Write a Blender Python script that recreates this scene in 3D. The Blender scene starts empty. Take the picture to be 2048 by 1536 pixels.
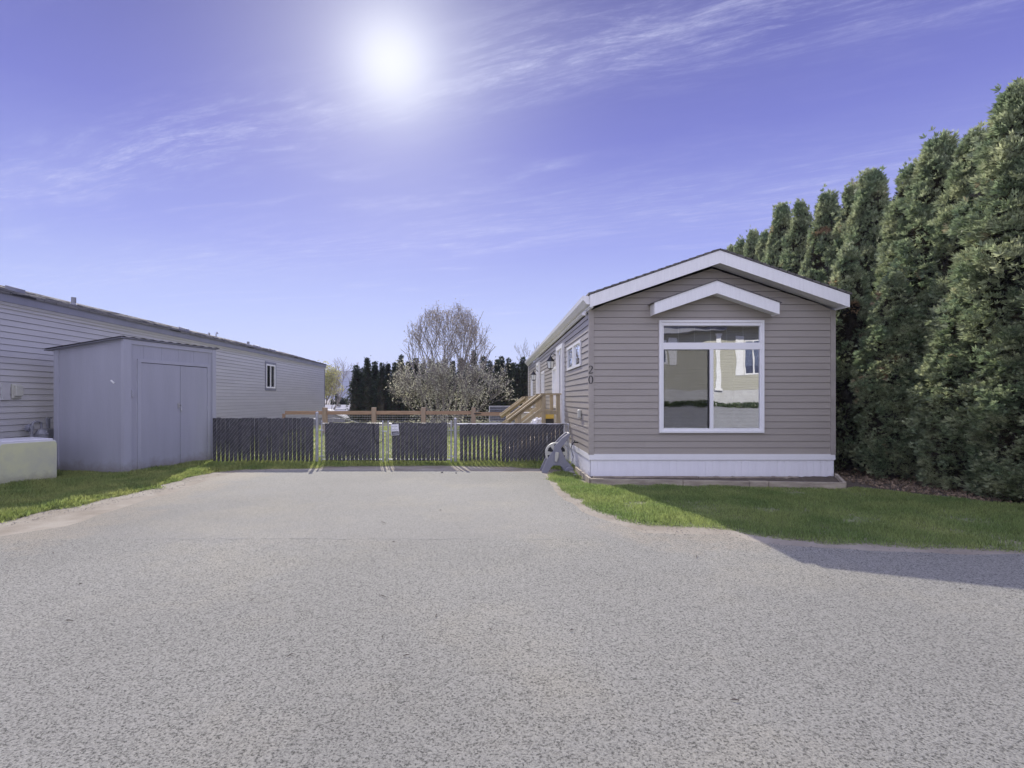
import bpy, bmesh, math, random
import numpy as np
from mathutils import Vector, Matrix, noise as mn
from mathutils.geometry import tessellate_polygon
random.seed(7); rng = np.random.default_rng(7)
SC = bpy.context.scene
COL = SC.collection
R = math.radians

# ------------------------------------------------------------------ camera
F = 1060.0; CX = 985.0; CY = 797.0; CH = 1.4      # pixels of the 2048x1536 photograph
cam = bpy.data.cameras.new('camera'); camo = bpy.data.objects.new('camera', cam); COL.objects.link(camo)
camo.location = (0, 0, CH); camo.rotation_euler = (R(90), 0, 0)
cam.sensor_width = 36; cam.lens = F/2048*36
cam.shift_x = (1024-CX)/2048; cam.shift_y = (CY-768)/2048
cam.clip_start = 0.05; cam.clip_end = 8000
SC.camera = camo
SC.view_settings.view_transform = 'Standard'; SC.view_settings.look = 'None'
SC.view_settings.exposure = 0.13; SC.view_settings.gamma = 1.0

# ------------------------------------------------------------------ world and sun
SUN = Vector((-0.25, 1.0, 0.703)).normalized()
sun_el = math.asin(SUN.z); sun_az = math.atan2(SUN.x, SUN.y)
GLOW = Vector((-0.189, 1.0, 0.635)).normalized()
w = bpy.data.worlds.new('World'); SC.world = w; w.use_nodes = True
nt = w.node_tree; N = nt.nodes; L = nt.links; N.clear()
def wn(t, **k):
    n = N.new(t)
    for a, b in k.items(): setattr(n, a, b)
    return n
def wm(op, a, b=None, c=None, clamp=False):
    n = N.new('ShaderNodeMath'); n.operation = op; n.use_clamp = clamp
    for i, v in enumerate((a, b, c)):
        if v is None: continue
        if isinstance(v, (int, float)): n.inputs[i].default_value = v
        else: L.new(v, n.inputs[i])
    return n.outputs[0]
def wmix(fac, a, b):
    n = N.new('ShaderNodeMix'); n.data_type = 'RGBA'
    for s, v in ((n.inputs[0], fac), (n.inputs[6], a), (n.inputs[7], b)):
        if isinstance(v, (int, float)): s.default_value = v
        elif isinstance(v, tuple): s.default_value = (*v, 1)
        else: L.new(v, s)
    return n.outputs[2]
def wcomb(x, y, z=0.0):
    n = N.new('ShaderNodeCombineXYZ')
    for i, v in enumerate((x, y, z)):
        if isinstance(v, (int, float)): n.inputs[i].default_value = v
        else: L.new(v, n.inputs[i])
    return n.outputs[0]
def wnoise(vec, scale, detail=6, rough=.6, dist=0.0):
    n = N.new('ShaderNodeTexNoise'); L.new(vec, n.inputs['Vector'])
    n.inputs['Scale'].default_value = scale; n.inputs['Detail'].default_value = detail
    n.inputs['Roughness'].default_value = rough; n.inputs['Distortion'].default_value = dist
    return n.outputs[0]
def wsmooth(v, a, b, c=0.0, d=1.0):
    n = N.new('ShaderNodeMapRange'); n.interpolation_type = 'SMOOTHSTEP'
    L.new(v, n.inputs[0])
    for i, q in enumerate((a, b, c, d)): n.inputs[i+1].default_value = q
    return n.outputs[0]
tc = wn('ShaderNodeTexCoord')
sep = wn('ShaderNodeSeparateXYZ'); L.new(tc.outputs['Generated'], sep.inputs[0])
dx, dy, dz = sep.outputs
sky = wn('ShaderNodeTexSky', sky_type='NISHITA', sun_disc=False)
sky.sun_elevation = sun_el; sky.sun_rotation = sun_az
sky.air_density = 1.0; sky.dust_density = 1.0; sky.ozone_density = 2.0
ramp = wn('ShaderNodeValToRGB'); L.new(dz, ramp.inputs[0])
cr = ramp.color_ramp
stops = [(0.0, (.70, .79, .93)), (.055, (.62, .72, .94)), (.137, (.47, .56, .91)), (.27, (.285, .325, .76)),
         (.425, (.150, .165, .55)), (.60, (.080, .085, .33)), (.72, (.40, .42, .85)), (1.0, (.62, .66, 1.15))]  # last stops, overhead and out of view, lifted as added fill
cr.elements[0].position = 0; cr.elements[0].color = (*stops[0][1], 1)
cr.elements[1].position = 1; cr.elements[1].color = (*stops[-1][1], 1)
for p, c in stops[1:-1]:
    e = cr.elements.new(p); e.color = (*c, 1)
# cirrus: streaks laid on a plane high above
zz = wm('MAXIMUM', dz, 0.03)
px_ = wm('DIVIDE', dx, zz); py_ = wm('DIVIDE', dy, zz)
s_ = wm('ADD', wm('MULTIPLY', px_, .93), wm('MULTIPLY', py_, -.36))
t_ = wm('ADD', wm('MULTIPLY', px_, .36), wm('MULTIPLY', py_, .93))
warp = wnoise(wcomb(wm('MULTIPLY', s_, .8), wm('MULTIPLY', t_, .8), 3.1), 1.0, 2)
tw = wm('ADD', t_, wm('MULTIPLY', wm('SUBTRACT', warp, .5), .40))
n1 = wnoise(wcomb(wm('MULTIPLY', s_, 1.1), wm('MULTIPLY', tw, 4.2)), 1.0, 9, .62, .15)
n2 = wnoise(wcomb(wm('ADD', wm('MULTIPLY', s_, 2.0), wm('MULTIPLY', t_, 2.4)), wm('MULTIPLY', tw, 11.0), 5.0), 1.3, 9, .72, .25)
n3 = wnoise(wcomb(wm('MULTIPLY', s_, .5), wm('MULTIPLY', tw, .9), 9.0), 1.2, 3)
band = wm('ADD', wm('EXPONENT', wm('MULTIPLY', wm('POWER', wm('ABSOLUTE', wm('DIVIDE', wm('SUBTRACT', tw, 1.53), .20)), 2.0), -1.0)),
          wm('MULTIPLY', wm('EXPONENT', wm('MULTIPLY', wm('POWER', wm('ABSOLUTE', wm('DIVIDE', wm('SUBTRACT', tw, 2.9), .5)), 2.0), -1.0)), .6))
n4 = wnoise(wcomb(wm('MULTIPLY', s_, 3.2), wm('MULTIPLY', t_, 7.0), 2.0), 2.6, 12, .75, .1)
fine = wm('MULTIPLY', wsmooth(n2, .40, .74), wsmooth(n4, .34, .66, .25, 1.0))
broad = wm('MULTIPLY', wsmooth(n1, .47, .80), wsmooth(n3, .38, .62))
cl = wm('ADD', wm('MULTIPLY', wm('MULTIPLY', band, fine), .75), wm('MULTIPLY', wm('MULTIPLY', broad, wsmooth(n4, .34, .66, .35, 1.0)), .55), clamp=True)
cl = wm('ADD', cl, wm('MULTIPLY', wm('MULTIPLY', band, wsmooth(n3, .3, .6)), .12), clamp=True)
cl = wm('MULTIPLY', cl, wsmooth(dz, .03, .16), clamp=True)
col = wmix(wm('MULTIPLY', cl, .75), ramp.outputs[0], (.70, .72, .93))
# brightness round the sun
dotn = wn('ShaderNodeVectorMath', operation='DOT_PRODUCT'); L.new(tc.outputs['Generated'], dotn.inputs[0])
dotn.inputs[1].default_value = GLOW
tt = wm('SUBTRACT', 1.0, dotn.outputs['Value'])
g1 = wm('MULTIPLY', wm('EXPONENT', wm('DIVIDE', tt, -.0034)), .97)
g2 = wm('MULTIPLY', wm('EXPONENT', wm('DIVIDE', tt, -.020)), .42)
g3 = wm('MULTIPLY', wm('EXPONENT', wm('DIVIDE', tt, -.0012)), .9)
gl = wm('SUBTRACT', wm('ADD', g1, g2), wm('MULTIPLY', g1, g2), clamp=True)
col = wmix(gl, col, (.68, .715, .88))
col = wmix(g3, col, (.86, .89, .98))
# added fill light: unseen sky overhead and behind the camera brightened for shaded walls
back = wsmooth(dy, .25, -.3)
col = wmix(wm('MULTIPLY', back, .75), col, (1.28, 1.30, 1.72))
sc10 = wn('ShaderNodeVectorMath', operation='SCALE'); L.new(col, sc10.inputs[0]); sc10.inputs['Scale'].default_value = 10.0
fin = wmix(.06, sc10.outputs[0], sky.outputs[0])
bg = wn('ShaderNodeBackground'); bg.inputs['Strength'].default_value = 0.1
L.new(fin, bg.inputs['Color'])
wo = wn('ShaderNodeOutputWorld'); L.new(bg.outputs[0], wo.inputs['Surface'])

sl = bpy.data.lights.new('sun', 'SUN'); sl.energy = 4.7; sl.angle = R(0.5); sl.color = (1.0, .95, .82)
so = bpy.data.objects.new('sun', sl); COL.objects.link(so)
so.rotation_euler = SUN.to_track_quat('Z', 'Y').to_euler(); so.location = (0, 0, 30)

# ------------------------------------------------------------------ materials
def _mk(name):
    m = bpy.data.materials.new(name); m.use_nodes = True
    n = m.node_tree.nodes; return m, n, m.node_tree.links, n['Principled BSDF']
def mat(name, c1, c2=None, scale=3.0, rough=.6, metal=0.0, bump=0.0, bscale=40.0, stretch=(1, 1, 1), detail=5, spec=.5, lo=.35, hi=.65, island=0.0, grime=0.0):
    m, n, l, p = _mk(name)
    p.inputs['Roughness'].default_value = rough; p.inputs['Metallic'].default_value = metal
    p.inputs['Specular IOR Level'].default_value = spec
    t = n.new('ShaderNodeTexCoord'); mp = n.new('ShaderNodeMapping'); mp.inputs['Scale'].default_value = stretch
    l.new(t.outputs['Object'], mp.inputs[0])
    c = None
    if c2 is None: c2 = tuple(x*.82 for x in c1)
    nz = n.new('ShaderNodeTexNoise'); nz.inputs['Scale'].default_value = scale; nz.inputs['Detail'].default_value = detail
    nz.inputs['Roughness'].default_value = .62
    l.new(mp.outputs[0], nz.inputs['Vector'])
    mr = n.new('ShaderNodeMapRange'); l.new(nz.outputs[0], mr.inputs[0]); mr.inputs[1].default_value = lo; mr.inputs[2].default_value = hi
    mx = n.new('ShaderNodeMix'); mx.data_type = 'RGBA'
    l.new(mr.outputs[0], mx.inputs[0]); mx.inputs[6].default_value = (*c1, 1); mx.inputs[7].default_value = (*c2, 1)
    out = mx.outputs[2]
    if island:
        g = n.new('ShaderNodeNewGeometry'); hs = n.new('ShaderNodeHueSaturation')
        mr2 = n.new('ShaderNodeMapRange'); l.new(g.outputs['Random Per Island'], mr2.inputs[0])
        mr2.inputs[3].default_value = 1-island; mr2.inputs[4].default_value = 1+island
        l.new(mr2.outputs[0], hs.inputs['Value']); l.new(out, hs.inputs['Color']); out = hs.outputs[0]
    if grime:
        sz = n.new('ShaderNodeSeparateXYZ'); l.new(t.outputs['Object'], sz.inputs[0])
        ng = n.new('ShaderNodeTexNoise'); ng.inputs['Scale'].default_value = 7; ng.inputs['Detail'].default_value = 8; ng.inputs['Roughness'].default_value = .7; l.new(t.outputs['Object'], ng.inputs['Vector'])
        mg = n.new('ShaderNodeMath'); mg.operation = 'MULTIPLY_ADD'; l.new(ng.outputs[0], mg.inputs[0]); mg.inputs[1].default_value = -.9*grime; l.new(sz.outputs[2], mg.inputs[2])
        rg = n.new('ShaderNodeMapRange'); l.new(mg.outputs[0], rg.inputs[0]); rg.inputs[1].default_value = -.30*grime; rg.inputs[2].default_value = .05*grime; rg.inputs[3].default_value = .55; rg.inputs[4].default_value = 0
        xg = n.new('ShaderNodeMix'); xg.data_type = 'RGBA'; l.new(rg.outputs[0], xg.inputs[0]); l.new(out, xg.inputs[6]); xg.inputs[7].default_value = (.20, .17, .13, 1); out = xg.outputs[2]
    l.new(out, p.inputs['Base Color'])
    if bump:
        nb = n.new('ShaderNodeTexNoise'); nb.inputs['Scale'].default_value = bscale; nb.inputs['Detail'].default_value = 4
        l.new(mp.outputs[0], nb.inputs['Vector'])
        b = n.new('ShaderNodeBump'); b.inputs['Strength'].default_value = bump; b.inputs['Distance'].default_value = .01
        l.new(nb.outputs[0], b.inputs['Height']); l.new(b.outputs[0], p.inputs['Normal'])
    return m
def leafmat(name, c1, c2, c3=None, scale=2.0, trans=.35, rough=.55, brown=.68, isl=.3):
    m, n, l, p = _mk(name)
    p.inputs['Roughness'].default_value = rough; p.inputs['Specular IOR Level'].default_value = .4
    t = n.new('ShaderNodeTexCoord')
    nz = n.new('ShaderNodeTexNoise'); nz.inputs['Scale'].default_value = scale; nz.inputs['Detail'].default_value = 3
    l.new(t.outputs['Object'], nz.inputs['Vector'])
    mr = n.new('ShaderNodeMapRange'); l.new(nz.outputs[0], mr.inputs[0]); mr.inputs[1].default_value = .35; mr.inputs[2].default_value = .65
    mx = n.new('ShaderNodeMix'); mx.data_type = 'RGBA'; l.new(mr.outputs[0], mx.inputs[0])
    mx.inputs[6].default_value = (*c1, 1); mx.inputs[7].default_value = (*c2, 1); out = mx.outputs[2]
    if c3:
        nb = n.new('ShaderNodeTexNoise'); nb.inputs['Scale'].default_value = 1.6; nb.inputs['Detail'].default_value = 2
        oi = n.new('ShaderNodeObjectInfo'); ad = n.new('ShaderNodeVectorMath'); ad.operation = 'ADD'
        l.new(t.outputs['Object'], ad.inputs[0]); l.new(oi.outputs['Location'], ad.inputs[1]); l.new(ad.outputs[0], nb.inputs['Vector'])
        m3 = n.new('ShaderNodeMapRange'); l.new(nb.outputs[0], m3.inputs[0]); m3.inputs[1].default_value = brown; m3.inputs[2].default_value = brown+.06
        x3 = n.new('ShaderNodeMix'); x3.data_type = 'RGBA'; l.new(m3.outputs[0], x3.inputs[0]); l.new(out, x3.inputs[6]); x3.inputs[7].default_value = (*c3, 1)
        out = x3.outputs[2]
    g = n.new('ShaderNodeNewGeometry'); hs = n.new('ShaderNodeHueSaturation')
    mr2 = n.new('ShaderNodeMapRange'); l.new(g.outputs['Random Per Island'], mr2.inputs[0])
    mr2.inputs[3].default_value = 1-isl; mr2.inputs[4].default_value = 1+isl
    l.new(mr2.outputs[0], hs.inputs['Value']); l.new(out, hs.inputs['Color']); out = hs.outputs[0]
    l.new(out, p.inputs['Base Color'])
    tr = n.new('ShaderNodeBsdfTranslucent'); l.new(out, tr.inputs['Color'])
    ms = n.new('ShaderNodeMixShader'); ms.inputs[0].default_value = trans
    l.new(p.outputs[0], ms.inputs[1]); l.new(tr.outputs[0], ms.inputs[2])
    l.new(ms.outputs[0], n['Material Output'].inputs['Surface'])
    return m
def glassmat(name, refl, tint=(.75, .78, .8), wav=.015):
    m, n, l, p = _mk(name); n.remove(p)
    gl = n.new('ShaderNodeBsdfGlossy'); gl.inputs['Roughness'].default_value = .0; gl.inputs['Color'].default_value = (.95, .97, 1, 1)
    tr = n.new('ShaderNodeBsdfTransparent'); tr.inputs['Color'].default_value = (*tint, 1)
    ms = n.new('ShaderNodeMixShader')
    fr = n.new('ShaderNodeFresnel'); fr.inputs['IOR'].default_value = 1.5
    ad = n.new('ShaderNodeMath'); ad.operation = 'ADD'; ad.use_clamp = True; ad.inputs[1].default_value = refl; l.new(fr.outputs[0], ad.inputs[0])
    l.new(ad.outputs[0], ms.inputs[0]); l.new(tr.outputs[0], ms.inputs[1]); l.new(gl.outputs[0], ms.inputs[2])
    t = n.new('ShaderNodeTexCoord'); nz = n.new('ShaderNodeTexNoise'); nz.inputs['Scale'].default_value = 2.2; nz.inputs['Detail'].default_value = 1
    l.new(t.outputs['Object'], nz.inputs['Vector'])
    b = n.new('ShaderNodeBump'); b.inputs['Strength'].default_value = 1.0; b.inputs['Distance'].default_value = wav
    l.new(nz.outputs[0], b.inputs['Height']); l.new(b.outputs[0], gl.inputs['Normal'])
    l.new(ms.outputs[0], n['Material Output'].inputs['Surface'])
    return m
def asphaltmat(name, base, dusty, vscale=95.0, bstr=.8, dark=.35, edge=None):
    m, n, l, p = _mk(name); p.inputs['Roughness'].default_value = .85; p.inputs['Specular IOR Level'].default_value = .3
    t = n.new('ShaderNodeTexCoord')
    v = n.new('ShaderNodeTexVoronoi'); v.inputs['Scale'].default_value = vscale; l.new(t.outputs['Object'], v.inputs['Vector'])
    v2 = n.new('ShaderNodeTexNoise'); v2.inputs['Scale'].default_value = vscale*.55; v2.inputs['Detail'].default_value = 3; v2.inputs['Roughness'].default_value = .7; l.new(t.outputs['Object'], v2.inputs['Vector'])
    # pits between stones
    mr = n.new('ShaderNodeMapRange'); l.new(v2.outputs[0], mr.inputs[0]); mr.inputs[1].default_value = .36; mr.inputs[2].default_value = .52; mr.inputs[3].default_value = dark; mr.inputs[4].default_value = 1.0
    # stone tint
    bw = n.new('ShaderNodeSeparateColor'); l.new(v.outputs['Color'], bw.inputs[0])
    m2 = n.new('ShaderNodeMapRange'); l.new(bw.outputs[0], m2.inputs[0]); m2.inputs[3].default_value = .80; m2.inputs[4].default_value = 1.22
    mu = n.new('ShaderNodeMath'); mu.operation = 'MULTIPLY'; l.new(mr.outputs[0], mu.inputs[0]); l.new(m2.outputs[0], mu.inputs[1])
    # big stains and dust
    nz = n.new('ShaderNodeTexNoise'); nz.inputs['Scale'].default_value = .55; nz.inputs['Detail'].default_value = 7; nz.inputs['Roughness'].default_value = .65; l.new(t.outputs['Object'], nz.inputs['Vector'])
    m3 = n.new('ShaderNodeMapRange'); m3.interpolation_type = 'SMOOTHSTEP'; l.new(nz.outputs[0], m3.inputs[0]); m3.inputs[1].default_value = .46; m3.inputs[2].default_value = .66
    mx = n.new('ShaderNodeMix'); mx.data_type = 'RGBA'; l.new(m3.outputs[0], mx.inputs[0]); mx.inputs[6].default_value = (*base, 1); mx.inputs[7].default_value = (*dusty, 1)
    # blown sand gathered along the edges
    sx = n.new('ShaderNodeSeparateXYZ'); l.new(t.outputs['Object'], sx.inputs[0])
    def mth(op, a, b=None):
        q = n.new('ShaderNodeMath'); q.operation = op
        for i, v in enumerate((a, b)):
            if v is None: continue
            if isinstance(v, (int, float)): q.inputs[i].default_value = v
            else: l.new(v, q.inputs[i])
        return q.outputs[0]
    nb = n.new('ShaderNodeTexNoise'); nb.inputs['Scale'].default_value = 1.5; nb.inputs['Detail'].default_value = 7; nb.inputs['Roughness'].default_value = .7; l.new(t.outputs['Object'], nb.inputs['Vector'])
    jit = mth('MULTIPLY', mth('SUBTRACT', nb.outputs[0], .5), 2.2)
    if edge == 'drive':
        e1 = mth('SUBTRACT', -3.95, sx.outputs[0]); e2 = mth('SUBTRACT', sx.outputs[0], .95); e = mth('MAXIMUM', e1, e2)
    else:
        e1 = mth('SUBTRACT', sx.outputs[1], 4.75); e2 = mth('MULTIPLY', mth('SUBTRACT', mth('ABSOLUTE', mth('ADD', sx.outputs[0], 1.5)), 2.6), 1.0); e = mth('MINIMUM', e1, e2)
    ee = mth('ADD', e, jit)
    me_ = n.new('ShaderNodeMapRange'); me_.interpolation_type = 'SMOOTHSTEP'; l.new(ee, me_.inputs[0]); me_.inputs[1].default_value = .0; me_.inputs[2].default_value = .75; me_.inputs[4].default_value = .8
    mxe = n.new('ShaderNodeMix'); mxe.data_type = 'RGBA'; l.new(me_.outputs[0], mxe.inputs[0]); l.new(mx.outputs[2], mxe.inputs[6]); mxe.inputs[7].default_value = (.34, .305, .24, 1); mx = mxe
    nz2 = n.new('ShaderNodeTexNoise'); nz2.inputs['Scale'].default_value = .23; nz2.inputs['Detail'].default_value = 4; l.new(t.outputs['Object'], nz2.inputs['Vector'])
    m4 = n.new('ShaderNodeMapRange'); l.new(nz2.outputs[0], m4.inputs[0]); m4.inputs[1].default_value = .3; m4.inputs[2].default_value = .7; m4.inputs[3].default_value = .80; m4.inputs[4].default_value = 1.12
    mu2 = n.new('ShaderNodeMath'); mu2.operation = 'MULTIPLY'; l.new(mu.outputs[0], mu2.inputs[0]); l.new(m4.outputs[0], mu2.inputs[1])
    vs = n.new('ShaderNodeVectorMath'); vs.operation = 'SCALE'; l.new(mx.outputs[2], vs.inputs[0]); l.new(mu2.outputs[0], vs.inputs['Scale'])
    l.new(vs.outputs[0], p.inputs['Base Color'])
    b = n.new('ShaderNodeBump'); b.inputs['Strength'].default_value = bstr; b.inputs['Distance'].default_value = .006
    l.new(v2.outputs[0], b.inputs['Height']); l.new(b.outputs[0], p.inputs['Normal'])
    return m
def shinglemat(name, c1, c2):
    m, n, l, p = _mk(name); p.inputs['Roughness'].default_value = .9
    t = n.new('ShaderNodeTexCoord')
    br = n.new('ShaderNodeTexBrick'); l.new(t.outputs['Object'], br.inputs['Vector'])
    mp = n.new('ShaderNodeMapping'); mp.inputs['Rotation'].default_value = (0, 0, R(90)); l.new(t.outputs['Object'], mp.inputs[0]); l.new(mp.outputs[0], br.inputs['Vector'])
    br.inputs['Color1'].default_value = (*c1, 1); br.inputs['Color2'].default_value = (*c2, 1); br.inputs['Mortar'].default_value = (.03, .03, .03, 1)
    br.inputs['Scale'].default_value = 1.0; br.inputs['Brick Width'].default_value = .3; br.inputs['Row Height'].default_value = .14; br.inputs['Mortar Size'].default_value = .008
    l.new(br.outputs[0], p.inputs['Base Color'])
    return m
M = {}
M['asphalt'] = asphaltmat('asphalt_road', (.285, .278, .242), (.315, .30, .248), 175, 1.0, .22)
M['drive'] = asphaltmat('asphalt_drive', (.28, .271, .237), (.312, .295, .243), 210, .8, .34, 'drive')
M['dirt'] = mat('sandy_soil', (.33, .295, .235), (.20, .165, .12), 1.6, .95, bump=.8, bscale=60, lo=.4, hi=.7, detail=8)
M['soil'] = mat('dark_soil', (.07, .055, .04), (.12, .095, .07), 12, .95, bump=1, bscale=50)
M['turf'] = mat('turf_base', (.13, .165, .07), (.24, .22, .14), 3, .95, bump=.6, bscale=80)
M['yard'] = mat('yard_turf', (.34, .36, .15), (.46, .42, .24), 3, .95, bump=.6, bscale=60)
M['blade'] = leafmat('grass_blades', (.22, .31, .10), (.36, .42, .15), None, 1.2, .48, .5, isl=.35)
M['weed'] = leafmat('verge_blades', (.27, .35, .11), (.45, .48, .17), None, 2.0, .48, .5, isl=.35)
M['siding'] = mat('taupe_vinyl_siding', (.372, .334, .290), (.345, .31, .27), 1.2, .42, island=.03, bump=.10, bscale=30, stretch=(1, 1, 8))
M['trim_taupe'] = mat('taupe_trim', (.40, .36, .32), None, 2, .4)
M['lsiding'] = mat('grey_vinyl_siding', (.53, .515, .505), (.49, .475, .465), .8, .42, island=.035, bump=.12, bscale=30, stretch=(1, 1, 8))
M['lfascia'] = mat('blue_grey_fascia', (.25, .25, .29), None, 2, .45)
M['white'] = mat('white_vinyl', (.88, .87, .86), (.84, .83, .82), 3, .38)
M['whitewood'] = mat('white_painted_board', (.88, .87, .85), (.82, .81, .79), 4, .5, bump=.2, bscale=20, stretch=(8, 1, 1))
M['skirt'] = mat('white_skirting', (.89, .88, .89), (.85, .84, .85), 2, .4, stretch=(6, 6, .6))
M['shingle'] = shinglemat('asphalt_shingles', (.12, .11, .105), (.17, .16, .15))
M['lshingle'] = shinglemat('grey_shingles', (.22, .21, .20), (.15, .145, .14))
M['glass'] = glassmat('window_glass', .46, wav=.0012)
M['glass_thin'] = glassmat('side_window_glass', .30, (.4, .42, .45), .0006)
M['screen'] = glassmat('insect_screen', .0, (.58, .58, .60), .0)
M['dark'] = mat('dark_interior', (.03, .03, .032), None, 2, .9)
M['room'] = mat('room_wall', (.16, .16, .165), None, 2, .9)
M['blind'] = mat('blind_slats', (.55, .55, .54), None, 2, .5)
M['shed'] = mat('grey_blue_shed_paint', (.40, .40, .45), (.37, .37, .415), 1.5, .6, grime=.5, bump=.35, bscale=25, stretch=(3, 3, .35), detail=8)
M['shedtrim'] = mat('shed_trim_paint', (.43, .43, .48), (.40, .40, .445), 3, .55, grime=.5, bump=.2, bscale=20, stretch=(2, 2, .4))
M['galv'] = mat('galvanised_steel', (.50, .50, .51), (.38, .38, .40), 8, .38, .55)
M['wire'] = mat('fence_wire', (.55, .54, .54), None, 8, .45, .3)
M['slat'] = mat('dark_privacy_slats', (.050, .048, .052), (.075, .070, .072), 6, .5, island=.25, stretch=(1, 1, .2))
M['cedar'] = mat('cedar_rail', (.40, .265, .17), (.30, .19, .125), 5, .7, stretch=(.5, 3, 3), bump=.2, bscale=15)
M['cedarp'] = mat('cedar_post', (.38, .28, .20), (.29, .22, .165), 5, .7, stretch=(3, 3, .4), bump=.2, bscale=15)
M['pine'] = mat('treated_pine', (.47, .375, .235), (.36, .285, .17), 4, .65, stretch=(3, 3, .5), bump=.2, bscale=18)
M['timber'] = mat('weathered_timber', (.46, .40, .31), (.24, .20, .16), 4, .85, stretch=(.5, 3, 3), bump=.6, bscale=14, detail=8)
M['black'] = mat('black_metal', (.02, .02, .022), None, 4, .4)
M['lampglass'] = mat('clear_lamp_glass', (.75, .76, .74), None, 4, .15)
M['grey_pl'] = mat('grey_plastic', (.25, .25, .29), (.22, .22, .26), 4, .45)
M['pale_pl'] = mat('pale_plastic', (.55, .54, .46), (.48, .47, .42), 5, .5)
M['tub'] = mat('pale_yellow_panel', (.60, .60, .36), (.47, .47, .37), 2.2, .45, grime=.4, detail=8, bump=.1)
M['tubw'] = mat('worn_white_panel', (.72, .71, .72), (.60, .59, .60), 3, .5)
M['steel'] = mat('meter_grey', (.30, .30, .32), (.22, .22, .24), 8, .5, .2)
M['pale_bark'] = mat('pale_bark', (.27, .24, .215), (.18, .16, .145), 8, .9)
M['bark'] = mat('bark', (.14, .11, .085), (.08, .065, .05), 8, .9, bump=.5, bscale=20)
M['cedarleaf'] = leafmat('cedar_foliage', (.215, .285, .16), (.44, .47, .275), (.46, .33, .20), 2.2, .42, isl=.45, brown=.665)
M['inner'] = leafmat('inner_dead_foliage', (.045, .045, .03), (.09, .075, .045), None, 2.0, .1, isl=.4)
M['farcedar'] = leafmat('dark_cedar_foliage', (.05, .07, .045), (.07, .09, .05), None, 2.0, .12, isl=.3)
M['bud'] = leafmat('tree_buds', (.46, .41, .33), (.32, .28, .23), None, 2, .25)
M['pale_leaf'] = leafmat('pale_spring_leaves', (.70, .68, .52), (.46, .46, .34), None, 1.5, .4)
M['willow'] = leafmat('yellow_spring_leaves', (.50, .48, .20), (.42, .42, .18), None, 1.0, .4)
M['hill'] = mat('forested_hill', (.06, .075, .07), (.09, .10, .08), .006, 1.0)
M['beige'] = mat('beige_siding', (.47, .455, .375), (.44, .425, .35), 2, .5)
M['bank'] = mat('gravel_bank', (.27, .27, .27), (.22, .22, .225), 4, .95, bump=.5)
M['yellow'] = mat('yellow_plastic', (.60, .42, .08), None, 4, .45)
M['reflroof'] = mat('pale_metal_roof', (.42, .41, .42), (.36, .355, .36), 1, 1.0, spec=.05, stretch=(4, 1, 1))
M['lap_shade'] = mat('painted_lap_shade', (.22, .205, .20), None, 4, .8)  # dark tone painting in the shadow line under each siding lap
M['bright_skirt'] = mat('far_skirting', (.62, .61, .60), (.52, .51, .50), 3, .5)
M['num'] = mat('dark_number_metal', (.018, .018, .028), None, 4, .35)
M['rock'] = mat('stone', (.32, .30, .27), (.2, .19, .17), 9, .9, bump=.5)

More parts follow.
